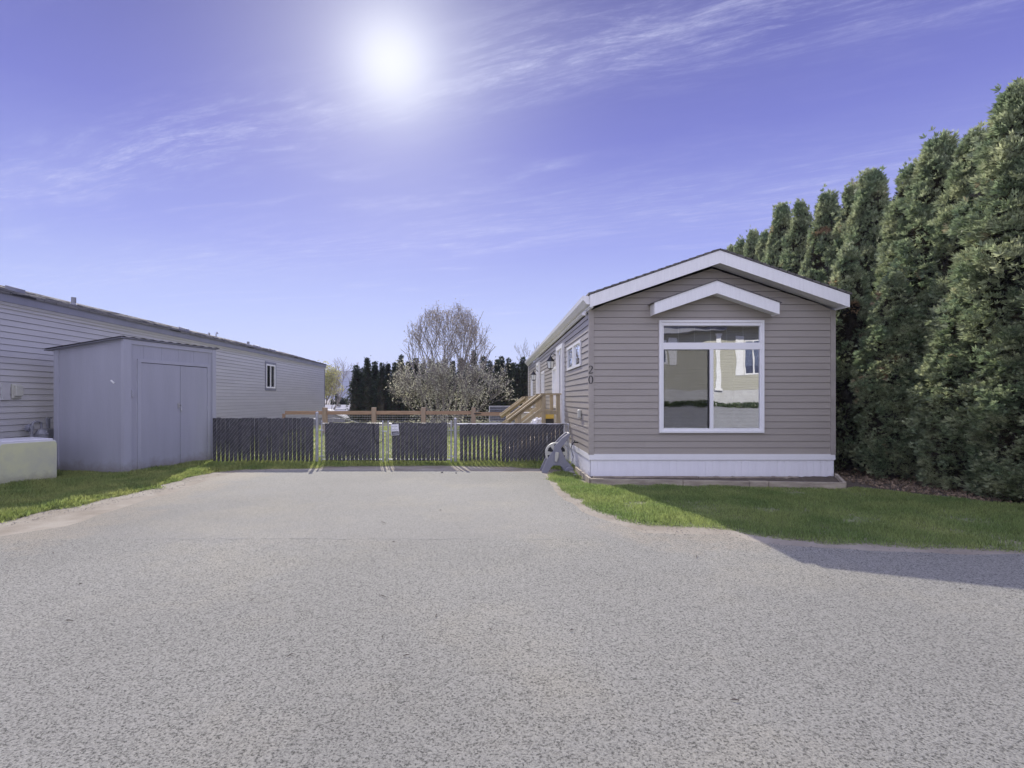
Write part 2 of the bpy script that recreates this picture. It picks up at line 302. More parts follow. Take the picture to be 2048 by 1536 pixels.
# ------------------------------------------------------------------ helpers
def origin_of(o):
    v = Vector((0, 0, 0))
    while o is not None: v = v + o.location; o = o.parent
    return v
class MB:
    def __init__(s): s.v = []; s.f = []; s.dark = set()
    def add(s, vs, fs):
        k = len(s.v); s.v += [tuple(q) for q in vs]; s.f += [tuple(i+k for i in f) for f in fs]; return s
    def quad(s, a, b, c, d): return s.add([a, b, c, d], [(0, 1, 2, 3)])
    def box(s, x0, x1, y0, y1, z0, z1):
        vs = [(x, y, z) for z in (z0, z1) for y in (y0, y1) for x in (x0, x1)]
        return s.add(vs, [(0, 2, 3, 1), (4, 5, 7, 6), (0, 1, 5, 4), (2, 6, 7, 3), (0, 4, 6, 2), (1, 3, 7, 5)])
    def fbox(s, fr, u0, u1, z0, z1, d0, d1):
        vs = [fr(u, z, d) for z in (z0, z1) for d in (d0, d1) for u in (u0, u1)]
        return s.add(vs, [(0, 2, 3, 1), (4, 5, 7, 6), (0, 1, 5, 4), (2, 6, 7, 3), (0, 4, 6, 2), (1, 3, 7, 5)])
    def beam(s, a, b, w, h, up=(0, 0, 1)):
        a = Vector(a); b = Vector(b); t = (b-a).normalized(); up = Vector(up)
        if abs(t.dot(up)) > .99: up = Vector((0, 1, 0))
        sx = t.cross(up).normalized()*w/2; sy = sx.cross(t).normalized()*h/2
        vs = [p+i*sx+j*sy for p in (a, b) for j in (-1, 1) for i in (-1, 1)]
        return s.add(vs, [(0, 2, 3, 1), (4, 5, 7, 6), (0, 1, 5, 4), (2, 6, 7, 3), (0, 4, 6, 2), (1, 3, 7, 5)])
    def tube(s, pts, r, n=6, cap=True):
        pts = [Vector(p) for p in pts]
        rs = r if isinstance(r, (list, tuple)) else [r]*len(pts)
        k = len(s.v); ref = None
        for i, p in enumerate(pts):
            t = (pts[min(i+1, len(pts)-1)]-pts[max(i-1, 0)]).normalized()
            if ref is None: ref = Vector((0, 0, 1)) if abs(t.z) < .9 else Vector((1, 0, 0))
            a = t.cross(ref)
            if a.length < 1e-4: a = t.cross(Vector((0, 1, 0)))
            a.normalize(); b = t.cross(a)
            for j in range(n):
                th = 2*math.pi*j/n; s.v.append(tuple(p+(a*math.cos(th)+b*math.sin(th))*rs[i]))
        for i in range(len(pts)-1):
            for j in range(n):
                j2 = (j+1) % n; s.f.append((k+i*n+j, k+i*n+j2, k+(i+1)*n+j2, k+(i+1)*n+j))
        if cap:
            s.f.append(tuple(k+j for j in reversed(range(n)))); s.f.append(tuple(k+(len(pts)-1)*n+j for j in range(n)))
        return s
    def lathe(s, c, axis, prof, n=20):
        c = Vector(c); ax = Vector(axis).normalized()
        a = ax.cross(Vector((0, 0, 1)) if abs(ax.z) < .9 else Vector((1, 0, 0))).normalized(); b = ax.cross(a)
        k = len(s.v)
        for (h, r) in prof:
            for j in range(n):
                th = 2*math.pi*j/n; s.v.append(tuple(c+ax*h+(a*math.cos(th)+b*math.sin(th))*max(r, 1e-4)))
        for i in range(len(prof)-1):
            for j in range(n):
                j2 = (j+1) % n; s.f.append((k+i*n+j, k+i*n+j2, k+(i+1)*n+j2, k+(i+1)*n+j))
        s.f.append(tuple(k+j for j in reversed(range(n)))); s.f.append(tuple(k+(len(prof)-1)*n+j for j in range(n)))
        return s
    def prism(s, poly, fr3):     # poly 2d, fr3(a,b,t) -> point for t in (0,1)
        n = len(poly)
        tris = tessellate_polygon([[Vector((a, b, 0)) for a, b in poly]])
        vs = [fr3(a, b, 0) for a, b in poly]+[fr3(a, b, 1) for a, b in poly]
        fs = [tuple(t) for t in tris]+[tuple(i+n for i in reversed(t)) for t in tris]
        fs += [(i, (i+1) % n, (i+1) % n+n, i+n) for i in range(n)]
        return s.add(vs, fs)
    def build(s, name, m, parent=None, smooth=False, bevel=0, **tags):
        me = bpy.data.meshes.new(name); o0 = origin_of(parent)
        me.from_pydata([(x-o0.x, y-o0.y, z-o0.z) for x, y, z in s.v], [], s.f)
        bm = bmesh.new(); bm.from_mesh(me); bmesh.ops.recalc_face_normals(bm, faces=bm.faces) if len(s.f) < 40000 and not tags.get('nonorm') else None
        bm.to_mesh(me); bm.free(); tags.pop('nonorm', None)
        me.materials.append(M[m] if isinstance(m, str) else m)
        if smooth: me.shade_smooth()
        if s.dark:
            me.materials.append(M['lap_shade'])
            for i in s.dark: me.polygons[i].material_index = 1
        o = bpy.data.objects.new(name, me); COL.objects.link(o)
        if parent: o.parent = parent
        if bevel:
            b = o.modifiers.new('bevel', 'BEVEL'); b.width = bevel; b.segments = 2; b.limit_method = 'ANGLE'
        for k, v in tags.items(): o[k] = v
        return o
def thing(name, label, cat, loc=(0, 0, 0), group=None):
    o = bpy.data.objects.new(name, None); COL.objects.link(o); o.location = loc; o.empty_display_size = .2
    o['label'] = label; o['category'] = cat
    if group: o['group'] = group
    return o
def frame(O, U, Nn):
    O = Vector(O); U = Vector(U).normalized(); Nn = Vector(Nn).normalized()
    return lambda u, z, d=0.0: O+U*u+Vector((0, 0, z))+Nn*d
def W(px, py, Y):    # photograph pixel at depth Y -> world
    return Vector(((px-CX)*Y/F, Y, CH-(py-CY)*Y/F))
def WG(px, py):      # photograph pixel on the ground
    Y = CH*F/(py-CY); return ((px-CX)*Y/F, Y)
def siding(mb, fr, u0, u1, z0, z1, c, openings=(), gable=None, out=.014):
    """lap siding courses between z0 and z1; gable = (ua(z), ub(z)) clipping functions"""
    z = z0
    while z < z1-1e-4:
        zt = min(z+c, z1)
        jrow = []; jj_ = u0+random.uniform(.5, 3.6)
        while jj_ < u1: jrow.append(jj_); jj_ += 3.66
        if gable and zt > 2.9: jrow = []
        cuts = sorted({z, zt} | {q for o in openings for q in (o[2], o[3]) if z < q < zt})
        for a, b in zip(cuts[:-1], cuts[1:]):
            mid = (a+b)/2; spans = [(u0, u1)]
            for o in openings:
                if o[2] < mid < o[3]:
                    ns = []
                    for p, q in spans:
                        if o[1] <= p or o[0] >= q: ns.append((p, q)); continue
                        if o[0] > p: ns.append((p, o[0]))
                        if o[1] < q: ns.append((o[1], q))
                    spans = ns
            da = out-(out-.002)*(a-z)/c; db = out-(out-.002)*(b-z)/c
            joints = jrow
            sp2 = []
            for p, q in spans:
                c_ = [p]+[jj for jj in joints if p+.1 < jj < q-.1]+[q]; sp2 += list(zip(c_[:-1], c_[1:]))
            for p, q in sp2:
                pa, pb, qa, qb = p, p, q, q
                if gable:
                    pa, pb = max(p, gable[0](a)), max(p, gable[0](b)); qa, qb = min(q, gable[1](a)), min(q, gable[1](b))
                    if qa-pa < .01: continue
                    if qb < pb: qb = pb = (qb+pb)/2
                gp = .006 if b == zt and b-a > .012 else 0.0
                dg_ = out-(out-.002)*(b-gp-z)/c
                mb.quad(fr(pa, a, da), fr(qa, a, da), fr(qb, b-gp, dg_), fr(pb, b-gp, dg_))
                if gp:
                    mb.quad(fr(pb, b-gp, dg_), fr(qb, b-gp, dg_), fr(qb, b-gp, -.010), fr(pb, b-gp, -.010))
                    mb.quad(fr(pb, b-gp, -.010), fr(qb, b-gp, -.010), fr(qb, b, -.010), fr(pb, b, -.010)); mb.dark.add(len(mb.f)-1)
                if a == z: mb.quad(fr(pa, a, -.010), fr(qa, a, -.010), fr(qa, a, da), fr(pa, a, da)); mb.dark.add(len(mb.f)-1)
        z = zt
    return mb
def rectframe(mb, fr, u0, u1, z0, z1, wd, d0, d1):
    mb.fbox(fr, u0, u0+wd, z0, z1, d0, d1); mb.fbox(fr, u1-wd, u1, z0, z1, d0, d1)
    mb.fbox(fr, u0+wd, u1-wd, z0, z0+wd, d0, d1-.001); mb.fbox(fr, u0+wd, u1-wd, z1-wd, z1, d0, d1-.001)
    return mb
def side_window(parent, fr, u0, u1, z0, z1, framemat='white', mull=True, wd=.06, casing=None):
    f = MB(); rectframe(f, fr, u0, u1, z0, z1, wd, -.02, .035)
    if mull: f.fbox(fr, (u0+u1)/2-.02, (u0+u1)/2+.02, z0+wd, z1-wd, -.015, .03)
    wobj = f.build('window_frame', framemat, parent)
    MB().quad(fr(u0+wd, z0+wd, .008), fr(u1-wd, z0+wd, .008), fr(u1-wd, z1-wd, .008), fr(u0+wd, z1-wd, .008)).build('window_pane', 'glass_thin', wobj)
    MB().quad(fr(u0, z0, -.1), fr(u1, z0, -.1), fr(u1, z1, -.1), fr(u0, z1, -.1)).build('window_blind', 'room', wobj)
    if casing:
        c = MB(); rectframe(c, fr, u0-.1, u1+.1, z0-.1, z1+.1, .1, -.005, .025); c.build('window_casing', casing, parent)
    return wobj
def jitter_poly(pts, amp=.05, step=.18, seed=0):
    out = []
    for i in range(len(pts)):
        a = Vector(pts[i]); b = Vector(pts[(i+1) % len(pts)]); n = max(1, int((b-a).length/step)) if (b-a).length < 12 else 1
        for k in range(n):
            p = a.lerp(b, k/n); q = mn.noise_vector(Vector((p.x*2.3+seed, p.y*2.3, seed)))
            q2 = mn.noise_vector(Vector((p.x*9+seed, p.y*9, seed)))
            out.append((p.x+(q.x*1.0+q2.x*.35)*amp, p.y+(q.y*1.0+q2.y*.35)*amp))
    return out
def sheet(name, pts, z, m, kind='structure', **kw):
    tris = tessellate_polygon([[Vector((x, y, 0)) for x, y in pts]])
    mb = MB(); mb.add([(x, y, z) for x, y in pts], [tuple(t) for t in tris])
    o = mb.build(name, m); o['kind'] = kind
    for p in o.data.polygons:
        pass
    bm = bmesh.new(); bm.from_mesh(o.data)
    for f in bm.faces:
        if f.normal.z < 0: f.normal_flip()
    bm.to_mesh(o.data); bm.free()
    for k, v in kw.items(): o[k] = v
    return o
def inpoly(P, poly):
    x, y = P[:, 0], P[:, 1]; ins = np.zeros(len(P), bool); n = len(poly); j = n-1
    for i in range(n):
        xi, yi = poly[i]; xj, yj = poly[j]
        c = ((yi > y) != (yj > y)) & (x < (xj-xi)*(y-yi)/((yj-yi) if yj != yi else 1e-9)+xi)
        ins ^= c; j = i
    return ins
def npmesh(name, verts, faces_flat, nper, m, m2=None, inner=None):
    me = bpy.data.meshes.new(name); nf = len(faces_flat)//nper
    me.vertices.add(len(verts)); me.vertices.foreach_set('co', np.asarray(verts, np.float32).ravel())
    me.loops.add(len(faces_flat)); me.loops.foreach_set('vertex_index', np.asarray(faces_flat, np.int32))
    me.polygons.add(nf); me.polygons.foreach_set('loop_start', np.arange(nf, dtype=np.int32)*nper)
    me.update(calc_edges=True); me.validate(); me.materials.append(M[m] if isinstance(m, str) else m)
    if m2:
        me.materials.append(M[m2]); me.polygons.foreach_set('material_index', inner.astype(np.int32))
    return me

# ------------------------------------------------------------------ ground and roads
prof = [(-400, 1.05), (-8.2, 1.0), (-7.4, .93), (-6.2, .0), (-3, 0), (0, 0), (11, 0), (34, 0), (37, -1.8), (120, -1.8), (400, -2), (1400, -1), (3000, 0)]
g = MB(); xs = [-2600, -400, -60, -20, 0, 20, 60, 400, 2600]
for i in range(len(prof)-1):
    for j in range(len(xs)-1):
        (ya, za), (yb, zb) = prof[i], prof[i+1]
        k = [(xs[j], ya, za), (xs[j+1], ya, za), (xs[j+1], yb, zb), (xs[j], yb, zb)]
        g.quad(*k)
gob = g.build('ground', 'dirt'); gob['kind'] = 'structure'
# left verge, right lawn outlines (ground coordinates)
LV = [(-20, 5.6), WG(-200, 1072), WG(0, 1044), WG(110, 1021), WG(220, 997), WG(330, 969), WG(430, 945), WG(500, 939), WG(600, 938), WG(640, 936), (-3.9, 11.75), (-3.9, 12.6), (-20, 12.6)]
LVj = jitter_poly(LV, .16, .2, 3)
RL = [WG(1092, 947), WG(1106, 962), WG(1130, 985), WG(1165, 1008), WG(1210, 1030), WG(1270, 1047), WG(1350, 1056), WG(1450, 1060), WG(1500, 1072), WG(1560, 1082), WG(1700, 1092), WG(1900, 1101), WG(2048, 1104), (9, 4.75), (22, 4.7), (22, 5.2), (9, 5.7), WG(2048, 1012), WG(1900, 996), WG(1780, 982), WG(1715, 977), (5.42, 8.10), (1.56, 8.58), (1.56, 10.3)]
RLj = jitter_poly(RL, .13, .09, 8)
DR = [WG(-160, 1079), WG(0, 1074), WG(130, 1052), WG(230, 1022), WG(330, 990), WG(420, 958), WG(480, 942), WG(620, 940), WG(760, 941), WG(900, 942), WG(1085, 945), WG(1098, 965), WG(1118, 990), WG(1150, 1014), WG(1200, 1040), WG(1262, 1058), (1.55, 5.27)]
DRj = jitter_poly(DR[:-1]+[(1.75, 5.0), (-6.3, 5.0)], .07, .2, 5)
sheet('driveway', DRj, .003, 'drive')
RDt = [WG(1262, 1066), WG(1350, 1068), WG(1450, 1070), WG(1510, 1084), WG(1600, 1093), WG(1750, 1102), WG(1900, 1108), WG(2048, 1111), (9, 4.62), (22, 4.6)]
RD = [(-40, -6.1), (40, -6.1), (40, 4.55)]+RDt[::-1]+[(1.5, 5.30), (-6.2, 5.28), (-9, 5.2), (-40, 5.1)]
sheet('road', jitter_poly(RD, .06, .12, 11), .0052, 'asphalt')
def strip(name, pts, wid, z, m):
    s = MB(); n_ = len(pts)
    for i in range(n_-1):
        (xa, ya), (xb, yb) = pts[i], pts[i+1]; wa = wid*max(0, mn.noise(Vector((xa*5, ya*5, 3)))*1.8+.35); wb = wid*max(0, mn.noise(Vector((xb*5, yb*5, 3)))*1.8+.35)
        s.quad((xa, ya-wa/2, z), (xb, yb-wb/2, z), (xb, yb+wb/2, z), (xa, ya+wa/2, z))
    o = s.build(name, m); o['kind'] = 'structure'; return o
M['tar'] = mat('dark_seam', (.205, .20, .175), (.255, .25, .215), 40, .95, lo=.3, hi=.6)
M['chalk'] = mat('pale_mark', (.36, .37, .34), (.27, .27, .24), 30, .95, lo=.3, hi=.55)
strip('road_seam', [(x, 5.27+.07*mn.noise(Vector((x*1.3, 0, 7)))+.012*mn.noise(Vector((x*9, 0, 7)))) for x in np.arange(-3.6, .9, .05)], .05, .0066, 'tar')
sheet('lawn', [(x+.05, y+.08) for x, y in RLj], .004, 'turf')
sheet('verge', [(x-.05, y+.08) for x, y in LVj], .004, 'turf')
sheet('bed_soil_ground', [(5.3, 8.3), (5.6, 7.9), (6.7, 6.4), (9, 5.4), (22, 5.0), (22, 24), (5.95, 24), (5.95, 9.3)], .002, 'soil')
sheet('yard', [(-9.0, 11.75), (1.7, 11.75), (1.7, 33.5), (-9.4, 33.5)], .0075, 'yard')

def blades(name, poly, n, hmin, hmax, m, label, wd=.006, zb=0.002, mask=None, lean=.6):
    P = np.array(poly); lo = P.min(0); hi = P.max(0)
    lo = np.maximum(lo, [-11, -3]); hi = np.minimum(hi, [12, 34])
    Q = rng.uniform(lo, hi, (n, 2)); Q = Q[inpoly(Q, poly)]
    vis = np.abs((Q[:, 0]*F/np.maximum(Q[:, 1], .1)+CX)-1024) < 1150; Q = Q[vis]
    if mask is not None: Q = Q[mask(Q)]
    k = len(Q); cl = np.array([mn.noise(Vector((x*1.7, y*1.7, 4))) for x, y in Q])
    h = rng.uniform(hmin, hmax, k)*(1+.7*cl); th = rng.uniform(0, 2*np.pi, k); ld = rng.uniform(0, 2*np.pi, k); ll = rng.uniform(.1, lean, k)*h
    for off in ((0, -.06), (0, -.14), (-.10, -.03), (.10, -.03)):
        h = np.where(inpoly(Q+np.array(off), poly), h, h*.62)
    wv = wd*rng.uniform(.7, 1.4, k)
    a = np.stack([np.cos(th)*wv, np.sin(th)*wv, np.zeros(k)], 1); B = np.stack([Q[:, 0], Q[:, 1], np.full(k, zb)], 1)
    mid = B+np.stack([np.cos(ld)*ll*.35, np.sin(ld)*ll*.35, h*.6], 1)
    tip = B+np.stack([np.cos(ld)*ll, np.sin(ld)*ll, h], 1)
    V = np.stack([B-a, B+a, mid+a*.7, tip, mid-a*.7], 1).reshape(-1, 3)
    Fc = np.arange(5*k, dtype=np.int32)
    me = npmesh(name, V, Fc, 5, m); o = bpy.data.objects.new(name, me); COL.objects.link(o)
    o['kind'] = 'stuff'; o['label'] = label; o['category'] = 'grass'
    return o
bare0 = lambda Q: np.array([mn.noise(Vector((x*1.9, y*1.9, 1)))+.6*mn.noise(Vector((x*7, y*7, 2))) > -.55+.4*rng.random()-.2 for x, y in Q])
blades('lawn_grass', RLj, 340000, .02, .055, 'blade', 'short mown green grass in front of the taupe house', .0035, mask=bare0)
blades('verge_grass', LVj, 330000, .03, .085, 'weed', 'ragged grass verge beside the grey shed', .0045, mask=bare0)
bare = lambda off: (lambda Q: np.array([mn.noise(Vector((x*2.6+off, y*2.6, 1)))+.6*mn.noise(Vector((x*8, y*8, off))) > -.42+.5*rng.random()-.25 for x, y in Q]))
blades('lawn_edge_grass', jitter_poly(RL, .26, .10, 8), 60000, .02, .05, 'blade', 'loose tufts along the edge of the lawn', .0035, mask=bare(3))
blades('verge_edge_grass', jitter_poly(LV, .34, .10, 3), 60000, .02, .07, 'weed', 'loose tufts along the edge of the verge', .0045, mask=bare(7))
fs = jitter_poly([(-4.0, 10.75), (-2.6, 10.95), (-1.0, 11.0), (.2, 10.8), (1.0, 10.5), (1.68, 10.2), (1.68, 12.0), (-4.0, 12.0)], .1, .2, 2)
blades('fence_foot_grass', fs, 50000, .02, .085, 'weed', 'grass and weeds growing under the chain link fence', .005)
sheet('fence_strip', fs, .0062, 'turf')
yard_poly = [(-8.8, 11.9), (1.6, 11.9), (1.6, 26), (-8.8, 26)]
blades('yard_grass', yard_poly, 60000, .03, .07, 'weed', 'sunlit yellow-green grass of the yard behind the gates', .012)

# ------------------------------------------------------------------ hill
hm = MB(); nx = 90
def hz(x): return 76+14*mn.noise(Vector((x*.0012, 0, 2)))+2.5*mn.noise(Vector((x*.02, 1, 2)))+ (x+420)*.02
pr = [(1350, 0), (1400, .35), (1450, .75), (1500, 1.0), (1600, .9)]
for i in range(nx):
    xa = -2000+i*3400/nx; xb = xa+3400/nx
    for (ya, fa), (yb, fb) in zip(pr[:-1], pr[1:]):
        hm.quad((xa, ya, hz(xa)*fa-1), (xb, ya, hz(xb)*fa-1), (xb, yb, hz(xb)*fb-1), (xa, yb, hz(xa)*fb-1))
ho = hm.build('hill', 'hill', smooth=True); ho['kind'] = 'structure'

# ------------------------------------------------------------------ right mobile home
Y1 = 9.2; YB = 24.9; XL = 1.693; XR = 5.923; XC = 3.808; ZS = .436
home = thing('mobile_home', 'taupe mobile home with white skirting, white gable trim and a large front window', 'house', (XC, Y1, 0))
fF = frame((XL, Y1, 0), (1, 0, 0), (0, -1, 0)); WID = XR-XL
PITCH = .333; ZE = 2.955
def roofline(z): return max(0.0, (z-ZE)/PITCH)
wX0, wX1, wZ0, wZ1 = 2.885-XL, 4.700-XL, .805, 2.755
s = MB(); siding(s, fF, .0, WID, ZS, 3.66, .113, [(wX0+.02, wX1-.02, wZ0+.02, wZ1-.02)], (lambda z: roofline(z), lambda z: WID-roofline(z)), .012)
s.build('front_wall', 'siding', home)
fS = frame((XL, Y1, 0), (0, 1, 0), (-1, 0, 0)); LEN = YB-Y1
def UY(px): return XL*F/(px-CX)-Y1           # distance along the side wall of a photograph column
side_open = []
wins = [  # (u0,u1,z0,z1)
    (UY(1163.4), UY(1149.3), 2.02, 2.52), (UY(1148.3), UY(1136.5), 2.02, 2.52)]
d1 = (UY(1129.2), UY(1117.5)); d2 = (UY(1080.5), UY(1075.8))
lw = [(UY(1114.5), UY(1106.5), 1.15, 2.25), (UY(1089.5), UY(1084.0), .95, 2.3), (UY(1066.5), UY(1063.0), 1.0, 2.3)]
for a in wins+lw: side_open.append((a[0], a[1], a[2], a[3]))
for d in (d1, d2): side_open.append((d[0], d[1], ZS, 2.66))
s = MB(); siding(s, fS, 0, LEN, ZS, ZE-.06, .113, side_open, None, .016); s.build('side_wall', 'siding', home)
fR = frame((XR, Y1, 0), (0, 1, 0), (1, 0, 0))
s = MB(); siding(s, fR, 0, LEN, ZS, ZE-.06, .113, [], None, .012); s.build('side_wall', 'siding', home)
s = MB(); s.prism([(XL, ZS), (XR, ZS), (XR, ZE), (XC, ZE+PITCH*(XC-XL)), (XL, ZE)], lambda a, b, t: Vector((a, YB+.01*t, b))); s.build('rear_wall', 'siding', home)
# corner posts
s = MB()
s.box(XL-.022, XL+.062, Y1-.022, Y1+.0, ZS-.01, ZE-.02); s.box(XL-.022, XL, Y1, Y1+.062, ZS-.01, ZE-.02)
s.build('corner_trim', 'trim_taupe', home)
s = MB(); s.box(XR-.062, XR+.022, Y1-.022, Y1, ZS-.01, ZE-.02); s.box(XR, XR+.022, Y1, Y1+.06, ZS-.01, ZE-.02); s.build('corner_trim', 'trim_taupe', home)
s = MB(); s.box(XL-.022, XL, YB-.08, YB+.02, ZS, ZE-.05); s.build('corner_trim', 'white', home)
# skirting with narrow ribs
s = MB()
x = XL
while x < XR-.01:
    x2 = min(x+.125, XR); s.box(x+.004, x2, Y1+.0, Y1+.012, 0, ZS-.10); s.box(x, x+.004, Y1+.006, Y1+.012, 0, ZS-.10)
    s.box(x+.058, x+.064, Y1-.004, Y1, 0, ZS-.10); x = x2
s.build('skirting_front', 'skirt', home)
s = MB(); y = Y1
while y < YB-.01:
    y2 = min(y+.125, YB); s.box(XL+.002, XL+.012, y+.004, y2, 0, ZS-.10); s.box(XL-.004, XL+.002, y+.055, y+.063, 0, ZS-.10); s.box(XL+.006, XL+.012, y, y+.004, 0, ZS-.10); y = y2
s.box(XR-.012, XR, Y1+.02, YB, 0, ZS-.1)
s.build('skirting_side', 'skirt', home)
s = MB(); s.box(XL-.018, XR+.018, Y1-.018, Y1+.010, ZS-.10, ZS); s.box(XL-.018, XL+.01, Y1+.010, YB, ZS-.10, ZS); s.box(XR-.01, XR+.018, Y1+.01, YB, ZS-.1, ZS)
s.build('skirting_cap', 'white', home)
# roof
YF = 8.87; XE0 = 1.635; XE1 = 5.981; ZT = 3.145; ZA = ZT+(XC-XE0)*.34
def roofslab(name, x0, z0, x1, z1, ya, yb, th, m, parent):
    return MB().prism([(x0, z0), (x1, z1), (x1, z1+th), (x0, z0+th)], lambda a, b, t: Vector((a, ya+(yb-ya)*t, b))).build(name, m, parent)
rf = MB().prism([(XE0-.03, ZT-.006), (XC, ZA+.004), (XE1+.03, ZT-.006), (XE1+.03, ZT+.012), (XC, ZA+.024), (XE0-.03, ZT+.012)],
                lambda a, b, t: Vector((a, YF-.012+(YB+.3-YF)*t, b))).build('roof', 'shingle', home)
# shingle steps along the rake
s = MB()
for sg in (-1, 1):
    s = MB()
    for k in range(17):
        t0 = k/17; x0 = XC+sg*(XC-XE0+.03)*(1-t0); x1 = XC+sg*(XC-XE0+.03)*(1-t0-1/17)
        z0 = ZT+.012+(ZA-ZT+.012)*t0; z1 = ZT+.012+(ZA-ZT+.012)*(t0+1/17)
        s.prism([(x0, z0), (x1, z1), (x1, z1+.002), (x0, z0+.014)], lambda a, b, t: Vector((a, YF-.014+(YB+.3-YF)*t, b)))
    s.build('shingle_course', 'shingle', rf)
FD = .215
s = MB()
for sg in (-1, 1):
    xe = XC+sg*(XC-XE0)
    s.prism([(XC, ZA-.002), (xe, ZT-.008), (xe, ZT-FD-.002), (XC, ZA-FD)], lambda a, b, t: Vector((a, YF+.025*t, b)))
s.build('gable_fascia', 'whitewood', home)
# soffit of front overhang, panelled
s = MB(); n = 22
for sg in (-1, 1):
    for k in range(n):
        a0 = k/n; a1 = (k+.96)/n
        x0 = XC+sg*(XC-XE0)*a0; x1 = XC+sg*(XC-XE0)*a1
        z0 = ZA-(ZA-ZT)*a0-.185; z1 = ZA-(ZA-ZT)*a1-.185
        s.prism([(x0, z0), (x1, z1), (x1, z1+.012), (x0, z0+.012)], lambda a, b, t: Vector((a, YF+.03+(Y1-YF-.015)*t, b)))
        x2 = XC+sg*(XC-XE0)*(k+1)/n; z2 = ZA-(ZA-ZT)*(k+1)/n-.18
        s.prism([(x1, z1+.006), (x2, z2+.006), (x2, z2+.012), (x1, z1+.012)], lambda a, b, t: Vector((a, YF+.03+(Y1-YF-.015)*t, b)))
s.build('soffit', 'white', home)
s = MB()
s.box(XE0, XE0+.02, YF+.03, YB+.2, ZT-.2, ZT-.01); s.box(XE0+.02, XL+.0, YF+.03, YB+.2, ZE-.03, ZE-.01)
s.box(XE1-.02, XE1, YF+.03, YB+.2, ZT-.2, ZT-.01); s.box(XR, XE1-.02, YF+.03, YB+.2, ZE-.03, ZE-.01)
s.build('eave_fascia', 'white', home)
# gutter
s = MB(); gp = [(XE0, 3.125), (XE0, 2.985), (XE0-.045, 2.985), (XE0-.105, 3.06), (XE0-.115, 3.13), (XE0-.098, 3.13), (XE0-.09, 3.065), (XE0-.04, 3.0), (XE0-.012, 3.0), (XE0-.012, 3.125)]
s.prism(gp, lambda a, b, t: Vector((a-.002, YF+.05+(YB-YF)*t, b)))
s.prism(gp[:5], lambda a, b, t: Vector((a-.002, YF+.045+.005*t, b)))
gut = s.build('gutter', 'white', home)
# small decorative gable above the window
dg = MB(); DX0, DX1, DF = 2.736, 4.848, 8.95; DC = (DX0+DX1)/2
for sg in (-1, 1):
    xe = DC+sg*(DX1-DX0)/2
    dg.prism([(DC, 3.393), (xe, 3.02), (xe, 2.822), (DC, 3.18)], lambda a, b, t: Vector((a, DF+.025*t, b)))
dg.build('window_gable', 'whitewood', home)
s = MB()
for sg in (-1, 1):
    xe = DC+sg*(DX1-DX0)/2
    s.prism([(DC, 3.20), (xe-sg*.02, 2.85), (xe-sg*.02, 2.862), (DC, 3.212)], lambda a, b, t: Vector((a, DF+.025+(Y1-DF-.03)*t, b)))
    s.prism([(xe, 3.015), (xe-sg*.02, 3.022), (xe-sg*.02, 2.83), (xe, 2.822)], lambda a, b, t: Vector((a, DF+.025+(Y1-DF-.03)*t, b)))
s.build('window_gable_soffit', 'white', home)
s = MB()
for sg in (-1, 1):
    xe = DC+sg*((DX1-DX0)/2+.035)
    s.prism([(DC, 3.395), (xe, 3.012), (xe, 3.026), (DC, 3.41)], lambda a, b, t: Vector((a, DF-.015+(Y1-DF+.01)*t, b)))
s.build('window_gable_roof', 'shingle', home)
# front picture window
def fw(zx, zy):  # crop pixel of the window study -> (u, z)
    px = 1300+zx/5.908; py = 620+zy/5.908
    return ((px-CX)*Y1/F-XL, CH-(py-CY)*Y1/F)
fwin = MB(); rectframe(fwin, fF, wX0, wX1, wZ0, wZ1, .04, -.03, .045)
u0, za = fw(157, 190); u1, zb = fw(1293, 387); ua, zc = fw(157, 468); ub, zd = fw(700, 1398); uc, _ = fw(745, 0)
IW0, IW1, IZ0, IZ1 = wX0+.04, wX1-.04, wZ0+.04, wZ1-.04
fwin.fbox(fF, IW0, u0, IZ0, IZ1, -.03, .028); fwin.fbox(fF, u1, IW1, IZ0, IZ1, -.03, .028)
fwin.fbox(fF, u0, u1, za, IZ1, -.03, .026); fwin.fbox(fF, u0, u1, zc, zb, -.03, .026); fwin.fbox(fF, u0, u1, IZ0, zd, -.03, .026)
fwin.fbox(fF, ub, uc, zd, zc, -.03, .024)
fwo = fwin.build('front_window_frame', 'white', home, bevel=.004)
MB().fbox(fF, wX0+.05, wX1-.05, IZ1-.05, IZ1-.035, .026, .036).build('drip_cap', 'white', fwo)
MB().fbox(fF, u0, u1, zb, za, -.006, .0).build('window_pane', 'glass', fwo)
MB().fbox(fF, uc, u1, zd, zc, -.006, .0).build('window_pane', 'glass', fwo)
MB().fbox(fF, u0, ub, zd, zc, -.006, .0).build('window_pane', 'glass', fwo)
for zx in (340, 530, 720, 912, 1105):
    u, _ = fw(zx, 0); MB().fbox(fF, u-.006, u+.006, zb, za, -.022, -.012).build('muntin', 'white', fwo)
MB().quad(fF(u0+.01, zd+.01, .012), fF(fw(683, 0)[0], zd+.01, .012), fF(fw(683, 0)[0], zc-.01, .012), fF(u0+.01, zc-.01, .012)).build('insect_screen', 'screen', fwo)
s = MB(); us = fw(690, 0)[0]; s.fbox(fF, us-.012, us+.006, zd, zc, .002, .018); s.fbox(fF, u0, u0+.008, zd, zc, .002, .018); s.fbox(fF, u0, us, zc-.012, zc, .002, .017); s.build('screen_frame', 'black', fwo)
s = MB(); z = zd-.02
while z < za:
    s.quad(fF(IW0, z, -.075), fF(IW1, z, -.075), fF(IW1, z+.008, -.098), fF(IW0, z+.008, -.098)); z += .024
s.build('window_blind', 'blind', fwo)
s = MB(); s.box(XL+.3, XR-.3, Y1+.12, Y1+3.2, ZS+.1, 2.9)
